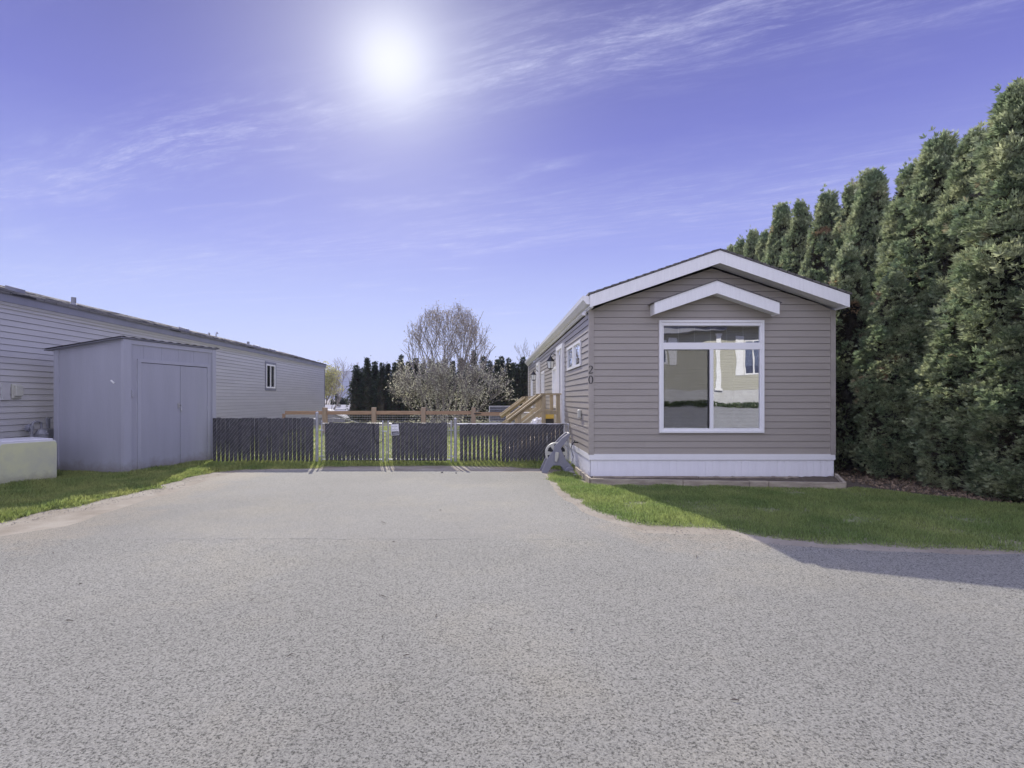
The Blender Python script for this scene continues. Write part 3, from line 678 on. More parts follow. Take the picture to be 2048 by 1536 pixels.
s.f = [f for i, f in enumerate(s.f) if i != 2]
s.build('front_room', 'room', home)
# side windows, doors, lanterns
for a in wins: side_window(home, fS, *a, mull=False, wd=.05)
for a in lw: side_window(home, fS, *a, mull=True, wd=.07)
for k, d in enumerate((d1, d2)):
    s = MB(); s.fbox(fS, d[0]-.05, d[0]+.06, ZS, 2.7, -.01, .07); s.fbox(fS, d[1]-.06, d[1]+.05, ZS, 2.7, -.01, .07); s.fbox(fS, d[0]+.06, d[1]-.06, 2.6, 2.7, -.01, .068)
    s.build('door_casing', 'white', home)
    dd = MB().fbox(fS, d[0]+.06, d[1]-.06, ZS+.1, 2.6, -.06, -.02).build('door', 'white', home)
    MB().lathe(fS(d[0]+.16, 1.5, -.02), (-1, 0, 0), [(0, .02), (.03, .02), (.05, .03), (.07, .02)]).build('door_handle', 'galv', dd)
def lantern(u, zc):
    s = MB(); P = fS
    s.fbox(P, u-.05, u+.05, zc+.06, zc+.22, .012, .03)
    s.tube([P(u, zc+.17, .03), P(u, zc+.24, .10), P(u, zc+.25, .16), P(u, zc+.20, .20)], .012)
    c = P(u, zc, .20)
    s.lathe(c, (0, 0, 1), [(.06, .105), (.075, .10), (.13, .055), (.165, .03), (.2, .012)], 4)
    s.lathe(c, (0, 0, 1), [(-.155, .02), (-.14, .06), (-.125, .07)], 4)
    for a in range(4):
        th = math.pi/2*a
        s.tube([c+Vector((math.cos(th)*.065, math.sin(th)*.065, -.125)), c+Vector((math.cos(th)*.095, math.sin(th)*.095, .06))], .006, 4)
    o = s.build('wall_lantern', 'black', home)
    MB().lathe(c, (0, 0, 1), [(-.12, .058), (.055, .085)], 4).build('lantern_glass', 'lampglass', o)
lantern(UY(1117)+.05, W(0, 725, 13.55).z-.02); lantern(UY(1079)+.2, W(0, 752, 18.9).z)
# outlet cover, hose tap
s = MB(); uo = UY(1163.2); s.fbox(fS, uo-.07, uo+.07, 1.02, 1.19, .01, .075); s.build('outlet_cover', 'pale_pl', home, bevel=.02)
ut = UY(1156)
s = MB(); tp = fS(ut, .53, .0); s.tube([tp, fS(ut, .53, .09), fS(ut, .48, .12)], .014); s.tube([fS(ut-.04, .57, .07), fS(ut+.04, .57, .07)], .008); s.tube([fS(ut, .53, .07), fS(ut, .57, .07)], .008)
s.build('hose_tap', 'black', home)
s = MB(); s.tube([fS(.14, 2.93, .05), fS(.14, 2.86, .07)], .03); s.tube([fS(.22, 2.93, .05), fS(.22, 2.88, .1)], .028); s.build('eave_spotlight', 'white', home)
# house number 2 0
def ribbon(pts, wds, fr, d0, d1, parent, name):
    mb = MB(); n = len(pts)
    Lf = []; Rt = []
    for i in range(n):
        a = Vector(pts[max(i-1, 0)]); b = Vector(pts[min(i+1, n-1)]); t = (b-a).normalized(); nn = Vector((-t.y, t.x))*wds[i]/2
        p = Vector(pts[i]); Lf.append(p+nn); Rt.append(p-nn)
    for i in range(n-1):
        q = [Lf[i], Lf[i+1], Rt[i+1], Rt[i]]
        vs = [fr(v.x, v.y, d) for d in (d0, d1) for v in q]
        mb.add(vs, [(3, 2, 1, 0), (4, 5, 6, 7), (0, 1, 5, 4), (2, 3, 7, 6)])
    return mb.build(name, 'num', parent)
def W2(px, py): return ((px-CX)*Y1/F-XL, CH-(py-CY)*Y1/F)
cu, cz = W2(1181.3, 739.5)
two = [(-.034, .035), (-.028, .052), (-.012, .064), (.006, .064), (.022, .052), (.026, .033), (.018, .012), (-.002, -.016), (-.022, -.042), (-.036, -.060)]
ribbon([(cu+a, cz+b) for a, b in two], [.008, .009, .010, .012, .016, .019, .017, .012, .010, .009], fF, .022, .028, home, 'house_number')
cu2 = cu
ribbon([(cu-.042+.0, cz-.060), (cu-.01, cz-.060), (cu+.026, cz-.057), (cu+.038, cz-.042)], [.014, .015, .014, .004], fF, .022, .0279, home, 'house_number')
cu, cz = W2(1181, 759.5)
zp = [(cu+.033*math.sin(2*math.pi*k/28), cz+.066*math.cos(2*math.pi*k/28)) for k in range(29)]
ribbon(zp, [.008+.010*abs(math.sin(2*math.pi*k/28)) for k in range(29)], fF, .022, .028, home, 'house_number')

# ------------------------------------------------------------------ left mobile home
X0L = -8.56; sl_ = -.0283
lh = thing('neighbour_house', 'long grey mobile home behind the shed on the left, seen along its side', 'house', (X0L-2, 18, 0))
fL = frame((X0L, 0, 0), (sl_, 1, 0), (1, -sl_, 0))
cs = math.sqrt(1+sl_**2)
def UL(px):
    k = (px-CX)/F; return X0L/(k-sl_)*cs
def ZL(px, py): return CH-(py-CY)*(UL(px)/cs)/F
LU0, LU1 = 4.5, UL(650)-.1; LZE = 3.12
lwn = (UL(531.5), UL(549.5), ZL(540, 776.5), ZL(540, 729))
s = MB(); siding(s, fL, LU0, LU1, .35, LZE, .113, [lwn], None, .014); s.build('side_wall', 'lsiding', lh)
s = MB(); s.fbox(fL, LU0, LU1, -.0, .35, -.03, -.01); s.build('skirting', 'lfascia', lh)
s = MB(); s.fbox(fL, LU1-.08, LU1+.02, .0, LZE, -.005, .022); s.build('corner_trim', 'lfascia', lh)
s = MB(); s.fbox(fL, LU0-.1, LU1+.12, 3.14, 3.30, .05, .075); s.build('eave_fascia', 'lfascia', lh)
s = MB(); s.fbox(fL, LU0-.1, LU1+.1, 3.09, 3.115, .0, .05); s.fbox(fL, LU0-.1, LU1+.1, 3.115, 3.139, -.02, .06); s.fbox(fL, LU0, LU1, 3.03, 3.09, .002, .026); s.build('soffit', 'lsiding', lh)
RZ = 3.93; RD2 = -2.15
def lroof(d): return 3.30+(RZ-3.30)*(.1-d)/(.1-RD2)
s = MB(); s.add([fL(u, z, d) for u in (LU0-.2, LU1+.18) for (z, d) in ((3.285, .10), (RZ, RD2), (3.285, 2*RD2-.1), (3.30, 2*RD2-.1), (RZ+.02, RD2), (3.305, .10))],
      [(0, 1, 2, 3, 4, 5), (11, 10, 9, 8, 7, 6)]+[(i, (i+1) % 6, (i+1) % 6+6, i+6) for i in range(6)]); lr = s.build('roof', 'lshingle', lh)
for k in range(15):
    d = .1-k*.15; s = MB(); u = LU0
    vs = []
    while u < LU1:
        e = random.uniform(0, .012); s.add([fL(u, lroof(d)+.004, d), fL(u+.3, lroof(d)+.004, d), fL(u+.3, lroof(d)+.014+e, d), fL(u, lroof(d)+.014+e, d), fL(u, lroof(d-.15)+.004, d-.15), fL(u+.3, lroof(d-.15)+.004, d-.15)], [(0, 1, 2, 3), (3, 2, 5, 4)]); u += .3
    s.build('shingle_course', 'lshingle', lr)
s = MB(); s.add([fL(LU1, 0, 0), fL(LU1, 3.28, 0), fL(LU1, RZ-.03, RD2), fL(LU1, 3.28, 2*RD2), fL(LU1, 0, 2*RD2)], [(0, 1, 2, 3, 4)]); s.build('end_wall', 'lsiding', lh)
s = MB(); s.add([fL(LU1+.1, 3.14, .06), fL(LU1+.1, 3.30, .06), fL(LU1+.1, RZ, RD2), fL(LU1+.1, RZ-.16, RD2), fL(LU1+.12, 3.14, .06), fL(LU1+.12, 3.30, .06), fL(LU1+.12, RZ, RD2), fL(LU1+.12, RZ-.16, RD2)], [(0, 1, 2, 3), (7, 6, 5, 4), (0, 1, 5, 4), (3, 2, 6, 7)]); s.build('rake_fascia', 'lfascia', lh)
side_window(lh, fL, *lwn, wd=.06, casing='lfascia')
def vent_at(px, py_base, kind, hpx):
    # on the roof near the eave: solve along roof at depth d
    d = -.9; u = None
    k = (px-CX)/F
    # point X = X0L + sl*Y + d ; X = k*Y
    Yv = (X0L+d)/(k-sl_); u = Yv*cs; z = lroof(d)
    P = lambda a, b, c: fL(u+a, z+b, d+c)
    h = hpx*Yv/F
    s = MB()
    if kind == 'pipe':
        s.lathe(P(0, -.1, 0), (0, 0, 1), [(0, .075), (.12, .07), (.15, .05), (.1+h, .05)], 12)
        return s.build('vent_pipe', 'steel', lh)
    if kind == 'box':
        s.fbox(lambda a, b, c: P(a, b+(-c)*.28, c), -.12, .12, .0, .09, -.10, .10); s.fbox(lambda a, b, c: P(a, b+(-c)*.28, c), -.15, .15, -.02, .012, -.13, .13)
        return s.build('roof_vent', 'lfascia', lh)
    if kind == 'hook':
        s.tube([P(0, -.1, 0), P(0, h, 0), P(.05, h+.06, 0), P(.12, h+.02, 0)], .022, 8); return s.build('vent_pipe', 'galv', lh)
for a in ((33, 578, 'box', 0), (149, 606, 'pipe', 16), (369, 660, 'box', 0), (417, 672, 'hook', 4), (433, 674, 'hook', 9), (497, 692, 'pipe', 8), (514, 694, 'box', 0), (545, 700, 'box', 0)): vent_at(*a)
# meter box on the wall
s = MB(); ue = UL(22); s.fbox(fL, ue-.02, ue+.17, ZL(22, 797), ZL(22, 768), .01, .05); s.fbox(fL, ue+.0, ue+.15, ZL(22, 792), ZL(22, 771), .05, .10); s.build('utility_cover', 'pale_pl', lh, bevel=.008)
s = MB(); s.fbox(fL, ue-.22, ue-.06, ZL(4, 800), ZL(4, 766), .01, .04); s.build('utility_cover', 'lsiding', lh)
# gas meter
gu = UL(80); gz = lambda py: ZL(80, py)
gm = thing('gas_meter', 'grey gas meter with curved pipes against the left house wall', 'gas meter', fL(gu, 0, .4))
def gf(zx, zy, d=.28):
    u = (X0L+d)/((zx/6.143-CX)/F-sl_)*cs; return fL(u, CH-(740+zy/6.143-CY)*(u/cs)/F, d)
s = MB(); s.lathe(gf(500, 850, .3)-Vector((0, 0, .06)), (0, 0, 1), [(0, .11), (.13, .12), (.16, .125), (.17, .10), (.24, .06), (.25, .02)], 16)
q = gf(590, 850); s.box(q.x-.06, q.x+.06, q.y-.08, q.y+.08, q.z-.06, q.z+.19)
s.build('meter_body', 'steel', gm, smooth=False)
s = MB(); s.tube([gf(385, 850), gf(390, 700), gf(400, 650), gf(430, 635), gf(470, 635), gf(500, 650), gf(505, 720)], .022, 8); s.tube([gf(580, 720), gf(575, 600), gf(565, 590)], .022, 8); s.tube([gf(605, 720), gf(605, 595), gf(625, 590)], .015, 8)
s.tube([gf(385, 850), gf(385, 850)*1.0-Vector((0, 0, gf(385, 850).z))], .022, 8); s.tube([gf(340, 715, 0.0), gf(380, 715)], .02, 8); s.build('pipe', 'steel', gm)
s = MB(); s.lathe(gf(345, 715, .14), (1, 0, 0), [(-.03, .05), (0, .075), (.05, .075), (.08, .04)], 16); s.build('regulator', 'grey_pl', gm)
MB().box(q.x-.045, q.x+.045, q.y-.086, q.y-.0805, q.z+.11, q.z+.17).build('meter_label', 'white', gm)
MB().box(q.x-.04, q.x+.03, q.y-.086, q.y-.0805, q.z+.02, q.z+.07).build('meter_label', 'white', gm)

# ------------------------------------------------------------------ pale box in the foreground left
bx = thing('storage_box', 'low white box with a rounded pale yellow side standing on the grass by the shed', 'box', (-7.6, 8.7, 0))
A_ = Vector((-7.75, 8.34, 0)); B_ = Vector((-7.40, 8.99, 0)); Ud = (B_-A_).normalized(); A_ = A_-Ud*.02; Nb = Vector((Ud.y, -Ud.x, 0)); BL = (B_-A_).length
fB = frame(A_, Ud, Nb); BH = .70
def rrect(u0, u1, z0, z1, r, n=5):
    pts = []
    for (cx, cz, a0) in ((u1-r, z0+r, -90), (u1-r, z1-r, 0), (u0+r, z1-r, 90), (u0+r, z0+r, 180)):
        for k in range(n+1):
            a = R(a0+90*k/n); pts.append((cx+r*math.cos(a), cz+r*math.sin(a)))
    return pts
MB().prism(rrect(0, BL, .03, BH, .035), lambda a, b, t: fB(a, b, -.8*t)).build('box_body', 'tubw', bx, bevel=.006)
MB().prism(rrect(.018, BL+.004, .035, BH-.02, .05), lambda a, b, t: fB(a, b, .003+.008*t)).build('side_panel', 'tub', bx, bevel=.003)
s = MB(); s.fbox(fB, .02, BL-.03, BH+.0, BH+.025, -.78, -.03); s.build('lid', 'tubw', bx, bevel=.008)
s = MB(); s.fbox(fB, .05, BL-.05, 0, .03, -.75, -.02); s.build('base', 'black', bx)

# ------------------------------------------------------------------ shed
SCn = Vector((-6.75, 9.70, 0)); th = math.atan2(.233, .972); su = Vector((math.sin(th), math.cos(th), 0)); sv = Vector((-math.cos(th), math.sin(th), 0))
shed = thing('shed', 'grey-blue plywood shed with double doors and a slanting flat roof', 'shed', SCn+su*1.1+sv*.8)
SWd, SDp = 2.24, 1.60; fD = frame(SCn, su, -sv); fSd = frame(SCn, sv, -su)
def ztop(v): return 2.50-(2.50-2.33)*v/SDp
s = MB()
x = 0.0
while x < SWd-.001:
    x2 = min(x+.41, SWd); s.fbox(fD, x+.003, x2-.003, 0.0, 2.50, -.03, 0); s.fbox(fD, x2-.003, x2+.003, 0, 2.5, -.03, -.0025); x = x2
s.build('front_wall', 'shed', shed)
s = MB(); s.add([fSd(0, 0, 0), fSd(SDp, 0, 0), fSd(SDp, ztop(SDp), 0), fSd(0, ztop(0), 0)], [(0, 1, 2, 3)]); s.build('side_wall', 'shed', shed)
s = MB(); s.add([fSd(0, 0, -SWd), fSd(SDp, 0, -SWd), fSd(SDp, ztop(SDp), -SWd), fSd(0, ztop(0), -SWd)], [(0, 1, 2, 3)]); s.build('side_wall', 'shed', shed)
s = MB(); s.quad(fSd(SDp, 0, 0), fSd(SDp, 0, -SWd), fSd(SDp, ztop(SDp), -SWd), fSd(SDp, ztop(SDp), 0)); s.build('rear_wall', 'shed', shed)
s = MB(); s.fbox(fD, -.022, .14, 0, 2.49, .001, .022); s.fbox(fSd, -.0, .035, 0, 2.49, .001, .022)
s.build('corner_trim', 'shedtrim', shed)
s = MB(); s.fbox(fD, SWd-.09, SWd+.02, 0, 2.49, .001, .02); s.build('corner_trim', 'shedtrim', shed)
s = MB(); s.fbox(fSd, SDp-.09, SDp+.02, 0, 2.33, .001, .018); s.build('corner_trim', 'shedtrim', shed)
s = MB(); s.fbox(fD, .14, SWd-.09, 2.41, 2.49, .001, .016); s.build('eave_trim', 'shedtrim', shed)
s = MB(); s.fbox(fD, .275, .345, 0, 2.15, .001, .024); s.fbox(fD, 2.005, 2.07, 0, 2.15, .001, .024); s.fbox(fD, .345, 2.005, 2.085, 2.15, .001, .024); s.build('door_trim', 'shedtrim', shed)
s = MB(); s.fbox(fD, .345, 2.005, 0.02, 2.085, .0015, .004); s.build('door_gap', 'dark', shed)
dl = MB().fbox(fD, .352, 1.262, .03, 2.074, .005, .017).build('door', 'shed', shed)
dr = MB().fbox(fD, 1.272, 1.998, .03, 2.070, .005, .016).build('door', 'shed', shed)
s = MB(); s.fbox(fD, 1.19, 1.262, 1.26, 1.30, .017, .023); s.fbox(fD, 1.272, 1.30, 1.255, 1.275, .017, .03); s.fbox(fD, 1.20, 1.235, 1.20, 1.26, .022, .035); s.build('hasp', 'galv', dl)
s = MB(); s.tube([fD(1.285, 1.27, .02), fD(1.285, 1.19, .03)], .008); s.lathe(fD(1.285, 1.17, .03), (0, 0, 1), [(-.03, .02), (0, .022), (.03, .018)], 8); s.build('padlock', 'galv', dr)
for z in (.35, 1.15, 1.85): MB().fbox(fD, 1.99, 2.012, z, z+.09, .017, .030).build('hinge', 'shedtrim', dr)
s = MB(); s.fbox(fD, .145, .185, 1.43, 1.56, .001, .03); s.fbox(fD, .155, .175, 1.46, 1.48, .03, .036); s.fbox(fD, .155, .175, 1.51, 1.53, .03, .036); s.build('switch_box', 'shedtrim', shed)
s = MB(); s.add([fSd(.20, 1.69, .003), fSd(.27, 1.745, .003), fSd(.30, 1.73, .003), fSd(.22, 1.67, .003), fSd(.20, 1.69, .012), fSd(.27, 1.745, .012), fSd(.30, 1.73, .012), fSd(.22, 1.67, .012)], [(4, 5, 6, 7), (0, 1, 5, 4), (2, 3, 7, 6), (1, 2, 6, 5), (3, 0, 4, 7)]); s.build('tag', 'white', shed)
# roof: corrugated sheets, stepped edge
s = MB(); nx = 46
def rp(u, v, dz_): return SCn+su*u+sv*v+Vector((0, 0, ztop(v)+dz_))
for i in range(nx):
    ua_ = -.10+(SWd+.2)*i/nx; ub_ = -.10+(SWd+.2)*(i+1)/nx; za_ = .03+.008*math.sin(i*1.6); zb_ = .03+.008*math.sin((i+1)*1.6)
    a, b, c, d = rp(ua_, -.05, za_), rp(ub_, -.05, zb_), rp(ub_, SDp+.2, zb_), rp(ua_, SDp+.2, za_)
    dn = Vector((0, 0, .006))
    s.quad(a, b, c, d); s.quad(a-dn, b-dn, c-dn, d-dn); s.quad(a, b, b-dn, a-dn); s.quad(d, c, c-dn, d-dn)
s.build('roof', 'lshingle', shed)
s = MB()
for k, (v0, v1) in enumerate(((-.04, .4), (.4, .9), (.9, SDp+.18))):
    q = [rp(-.08, v0, 0), rp(SWd+.08, v0, 0), rp(SWd+.08, v1, 0), rp(-.08, v1, 0)]
    s.add([p+Vector((0, 0, .0-.002*k)) for p in q]+[p+Vector((0, 0, .018-.002*k)) for p in q], [(3, 2, 1, 0), (4, 5, 6, 7), (0, 1, 5, 4), (1, 2, 6, 5), (2, 3, 7, 6), (3, 0, 4, 7)])
s.build('roof_deck', 'lfascia', shed)

# ------------------------------------------------------------------ chain link fence and gates
YFN = 11.4
def fx(px, Y=YFN): return (px-CX)*Y/F
def slats(mb, x0, x1, Y, zt, zb, mode, pitch=.092):
    n = int(round((x1-x0)/pitch)); p = (x1-x0)/n
    for i in range(n):
        cx = x0+(i+.5)*p; jt = random.uniform(-.008, .012); top = zt+jt; ph = random.random()
        lv = []
        for k in range(13):
            t = k/12; z = zb+(top-zb)*t; wf = .985
            if mode == 'left': wf = .985 if t > .26 else .985-(.26-t)*(.9+.5*ph)
            elif mode == 'gate': wf = .985 if t > .14+.1*ph else .985-(.14+.1*ph-t)*.9
            elif mode == 'right':
                a = (cx-x0)/(x1-x0)
                if a < .42: wf = .985 if t > .70+.05*ph else .80-.12*math.sin(t*4+ph)+.08*(a < .08)
                elif a < .9: wf = .985-.17*max(0, math.sin(t*11-a*9+1.5))**.6*(1 if .1 < t < .9 else .0)*(.45+.55*ph)
                else: wf = .985-.13*(.74 < t < .88)
                if t < .12: wf = min(wf, .80)
            if random.random() < .01: wf -= .06
            lv.append((z, wf*p/2))
        tw = random.uniform(-.006, .006)
        for (za, wa), (zb_, wb) in zip(lv[:-1], lv[1:]):
            mb.quad((cx-wa, Y+tw, za), (cx+wa, Y-tw, za), (cx+wb, Y-tw, zb_), (cx-wb, Y+tw, zb_))
def wires(mb, x0, x1, Y, zt, zb, pitch=.072, r=.0018, back=True):
    H = zt-zb; rat = .80
    for sgn, yy in ((1, Y-.011), (-1, Y+.010)):
        if sgn < 0 and not back: continue
        c = x0-H*rat
        while c < x1+H*rat:
            xa, za, xb, zb2 = (c, zb, c+H*rat, zt) if sgn > 0 else (c+H*rat, zb, c, zt)
            pts = []
            for t in np.linspace(0, 1, 2):
                pts.append((xa+(xb-xa)*t, za+(zb2-za)*t))
            # clip to x range
            (ax, az), (bx_, bz) = pts
            def clip(ax, az, bx_, bz, X):
                t = (X-ax)/(bx_-ax); return X, az+(bz-az)*t
            if max(ax, bx_) <= x0 or min(ax, bx_) >= x1: c += pitch; continue
            if ax < x0: ax, az = clip(ax, az, bx_, bz, x0)
            if bx_ < x0: bx_, bz = clip(ax, az, bx_, bz, x0)
            if ax > x1: ax, az = clip(ax, az, bx_, bz, x1)
            if bx_ > x1: bx_, bz = clip(ax, az, bx_, bz, x1)
            mb.tube([(ax, yy, az), (bx_, yy, bz)], r, 3, False); c += pitch
    x = x0; 
    while x < x1-.02:   # twisted ends above the top
        mb.tube([(x, Y-.01, zt-.004), (x+.012, Y-.004, zt+.018+random.uniform(-.006, .01)), (x+.03, Y, zt+.004)], r*1.1, 3, False); x += pitch
def post(mb, x, Y, z1, r=.03, cap=True):
    mb.tube([(x, Y, 0), (x, Y, z1)], r, 12)
    if cap: mb.lathe((x, Y, z1), (0, 0, 1), [(-.03, r+.004), (0, r+.004), (.018, r*.8), (.03, r*.2)], 12)
def collar(mb, x, Y, z, r=.034): mb.lathe((x, Y, z), (0, 0, 1), [(-.012, r), (.012, r)], 12); mb.box(x-.01, x+.01, Y-r-.02, Y-r+.005, z-.01, z+.01)

fl = thing('chain_link_fence', 'chain link fence with dark privacy slats between the grey shed and the gate', 'fence', (fx(530), YFN, 0), 'chain link fence sections')
ztL = W(0, 836, YFN).z; xA, xB = fx(425), fx(627)
s = MB(); slats(s, xA, xB, YFN, ztL, .03, 'left'); s.build('privacy_slats', 'slat', fl, nonorm=True)
s = MB(); wires(s, xA, fx(632), YFN, ztL-.01, .04); s.build('wire_mesh', 'wire', fl, nonorm=True)
s = MB(); post(s, fx(634), YFN, W(0, 826, YFN).z, .032); collar(s, fx(634), YFN, .75); collar(s, fx(634), YFN, .2); s.build('post', 'galv', fl, smooth=False)
s = MB(); s.tube([(xA, YFN+.03, ztL-.03), (fx(634), YFN+.03, ztL-.03)], .02, 8); s.build('top_rail', 'galv', fl)
fr_ = thing('chain_link_fence', 'chain link fence with gapped dark slats between the gate and the taupe house', 'fence', (fx(1010), YFN, 0), 'chain link fence sections')
ztR = W(0, 848.5, YFN).z; xA, xB = fx(919), XL-.16
s = MB(); slats(s, xA, xB, YFN, ztR, .0, 'right', .088); s.build('privacy_slats', 'slat', fr_, nonorm=True)
s = MB(); wires(s, fx(912), XL-.03, YFN, ztR-.01, .02); s.build('wire_mesh', 'wire', fr_, nonorm=True)
s = MB(); post(s, fx(911), YFN, W(0, 838, YFN).z, .034); collar(s, fx(911), YFN, .78, .037); collar(s, fx(911), YFN, .15, .037); s.build('post', 'galv', fr_)
s = MB(); post(s, XL-.06, YFN, ztR-.01, .02); s.build('post', 'galv', fr_)
s = MB(); s.tube([(fx(911), YFN+.03, ztR-.0), (XL-.06, YFN+.03, ztR-.0)], .018, 8); s.build('top_rail', 'galv', fr_)
def gate(xl, xr, sl0, sl1, label, zt, zb, drop=False):
    g_ = thing('gate', label, 'gate', ((xl+xr)/2, YFN, 0), 'chain link gates')
    s = MB(); slats(s, sl0, sl1, YFN, zt, zb, 'gate', .09); s.build('privacy_slats', 'slat', g_, nonorm=True)
    s = MB(); wires(s, xl, xr, YFN, zt-.01, zb+.01); s.build('wire_mesh', 'wire', g_, nonorm=True)
    s = MB()
    for x in (xl, xr): s.tube([(x, YFN, zb-.03), (x, YFN, zt+.03)], .018, 8); s.lathe((x, YFN, zt+.03), (0, 0, 1), [(0, .019), (.012, .012), (.018, .002)], 8)
    s.tube([(xl, YFN+.02, zt-.02), (xr, YFN+.02, zt-.02)], .014, 8); s.tube([(xl, YFN+.02, zb+.03), (xr, YFN+.02, zb+.03)], .014, 8)
    s.tube([(sl0-.02 if not drop else sl0-.02, YFN, zb), (sl0-.02, YFN, zt)], .006, 6); s.tube([(sl1+.02, YFN, zb), (sl1+.02, YFN, zt)], .006, 6)
    s.build('gate_frame', 'galv', g_)
    xh = xl if drop is None else (xl if not drop else xr)
    for z in (.16, .72): s = MB(); s.lathe((xh, YFN, z), (0, 0, 1), [(-.015, .024), (.015, .024)], 10); s.box(xh-.045, xh+.045, YFN-.028, YFN-.018, z-.012, z+.012); s.build('hinge', 'galv', g_)
    return g_
ztG = W(0, 845.5, YFN).z; zbG = W(0, 922, YFN).z
g1_ = gate(fx(643.5), fx(765.5), fx(650), fx(759), 'left leaf of the double chain link gate with a drop rod', ztG, zbG)
g2_ = gate(fx(776.5), fx(902.5), fx(784), fx(894.5), 'right leaf of the double chain link gate carrying a small white sign', ztG, zbG, True)
s = MB(); s.tube([(fx(768), YFN-.03, .0), (fx(768), YFN-.03, .70)], .010, 8); s.tube([(fx(768), YFN-.03, .70), (fx(768)-.05, YFN-.03, .70)], .008, 6); s.build('drop_rod', 'galv', g1_)
s = MB(); s.tube([(fx(773.5), YFN-.035, .02), (fx(773.5), YFN-.035, .68)], .010, 8); s.tube([(fx(766), YFN-.035, .69), (fx(775), YFN-.035, .69)], .012, 6); s.build('latch', 'galv', g1_)
s = MB(); s.tube([(fx(747), YFN-.02, ztG-.02), (fx(748), YFN-.02, .62), (fx(752), YFN-.02, .48), (fx(757), YFN-.03, .44), (fx(762), YFN-.03, .46), (fx(768), YFN-.04, .54)], .006, 6); s.build('cable', 'black', g1_)
# sign
sg = thing('gate_sign', 'small white metal sign with a black block at its foot, wired to the gate', 'sign', (fx(791), YFN-.03, .8))
sf = lambda zx, zy, d=0: Vector(((776+zx/42.67-CX)*(YFN)/F, YFN-.03-d, CH-(840+zy/42.67-CY)*YFN/F))
def plate(name, m, pts, d0, d1, parent=sg):
    n = len(pts); s = MB(); s.add([sf(a, b, d0) for a, b in pts]+[sf(a, b, d1) for a, b in pts], [tuple(range(n)), tuple(n+i for i in reversed(range(n)))]+[(i, (i+1) % n, (i+1) % n+n, i+n) for i in range(n)]); return s.build(name, m, parent)
plate('plate', 'tubw', [(270, 360), (900, 340), (930, 360), (985, 1230), (960, 1270), (360, 1310), (320, 1290), (260, 400)], 0, .003)
plate('white_field', 'white', [(325, 420), (870, 400), (900, 920), (365, 960)], .0035, .0045)
plate('black_block', 'black', [(350, 985), (925, 955), (945, 1215), (385, 1265)], .0035, .0045)
plate('light_block', 'steel', [(400, 1060), (890, 1030), (900, 1185), (430, 1215)], .005, .0055)
def text(txt, zx, zy, size_px, m, parent, d):
    cu = bpy.data.curves.new('lettering', 'FONT'); cu.body = txt; cu.align_x = 'CENTER'; cu.align_y = 'CENTER'; cu.size = size_px/42.67*YFN/F*1.35; cu.extrude = .0004
    to = bpy.data.objects.new('lettering', cu); COL.objects.link(to)
    bpy.context.view_layer.update()
    me = bpy.data.meshes.new_from_object(to.evaluated_get(bpy.context.evaluated_depsgraph_get())); bpy.data.objects.remove(to)
    c = sf(zx, zy, d); mt = Matrix.Translation(c-Vector(parent.location)) @ Matrix.Rotation(R(-3), 4, 'Y') @ Matrix.Rotation(R(90), 4, 'X'); me.transform(mt)
    me.materials.clear(); me.materials.append(M[m]); o = bpy.data.objects.new('lettering', me); COL.objects.link(o); o.parent = parent; return o
text('BEWARE', 590, 540, 95, 'steel', sg, .006); text('of', 600, 670, 80, 'steel', sg, .006); text('DOGS', 620, 830, 130, 'steel', sg, .006)
s = MB(); s.tube([sf(570, 300, .0), sf(575, 370, .006)], .003, 5); s.build('sign_wire', 'galv', sg)

# ------------------------------------------------------------------ yard fence of cedar with wire
YY = 21.0
yf = thing('yard_fence', 'brown cedar post and rail fence with thin wires across the yard', 'fence', (-4, YY, 0))
prevx = None
for px in (650, 748, 847, 947):
    x = fx(px, YY); hz_ = W(0, 815, YY).z
    s = MB(); s.box(x-.085, x+.085, YY-.085, YY+.085, 0, hz_); s.build('post', 'cedarp', yf, bevel=.008)
x = fx(568, YY); MB().box(x-.05, x+.04, YY-.05, YY+.05, 0, .80).build('post', 'cedar', yf)
x = fx(1020, YY); MB().box(x-.03, x+.03, YY-.05, YY+.05, 0, .80).build('post', 'cedar', yf)
edges = [568, 650, 748, 847, 947, 1020]
for a, b in zip(edges[:-1], edges[1:]):
    zt = .905 if b < 1000 else .86
    MB().box(fx(a, YY)+.05+.04*(a != 568), fx(b, YY)-.09, YY-.03, YY+.03, zt-.14, zt).build('rail', 'cedar', yf)
s = MB(); x0, x1 = fx(650, YY), fx(1020, YY)
for k in range(8): s.tube([(x0, YY, .70-k*.095), (x1, YY, .70-k*.095)], .004 if k % 3 else .007, 4)
x = fx(568, YY)
while x < x1: s.tube([(x, YY+.01, .02), (x, YY+.01, .76)], .0022, 3); x += .1
for k in range(8): s.tube([(fx(568, YY), YY, .74-k*.095), (x0, YY, .74-k*.095)], .002, 3)
s.build('wire_mesh', 'wire', yf)
s = MB(); s.box(fx(947, YY)+.02, fx(962, YY), YY-.10, YY-.088, .78, .82); s.build('hinge', 'black', yf)
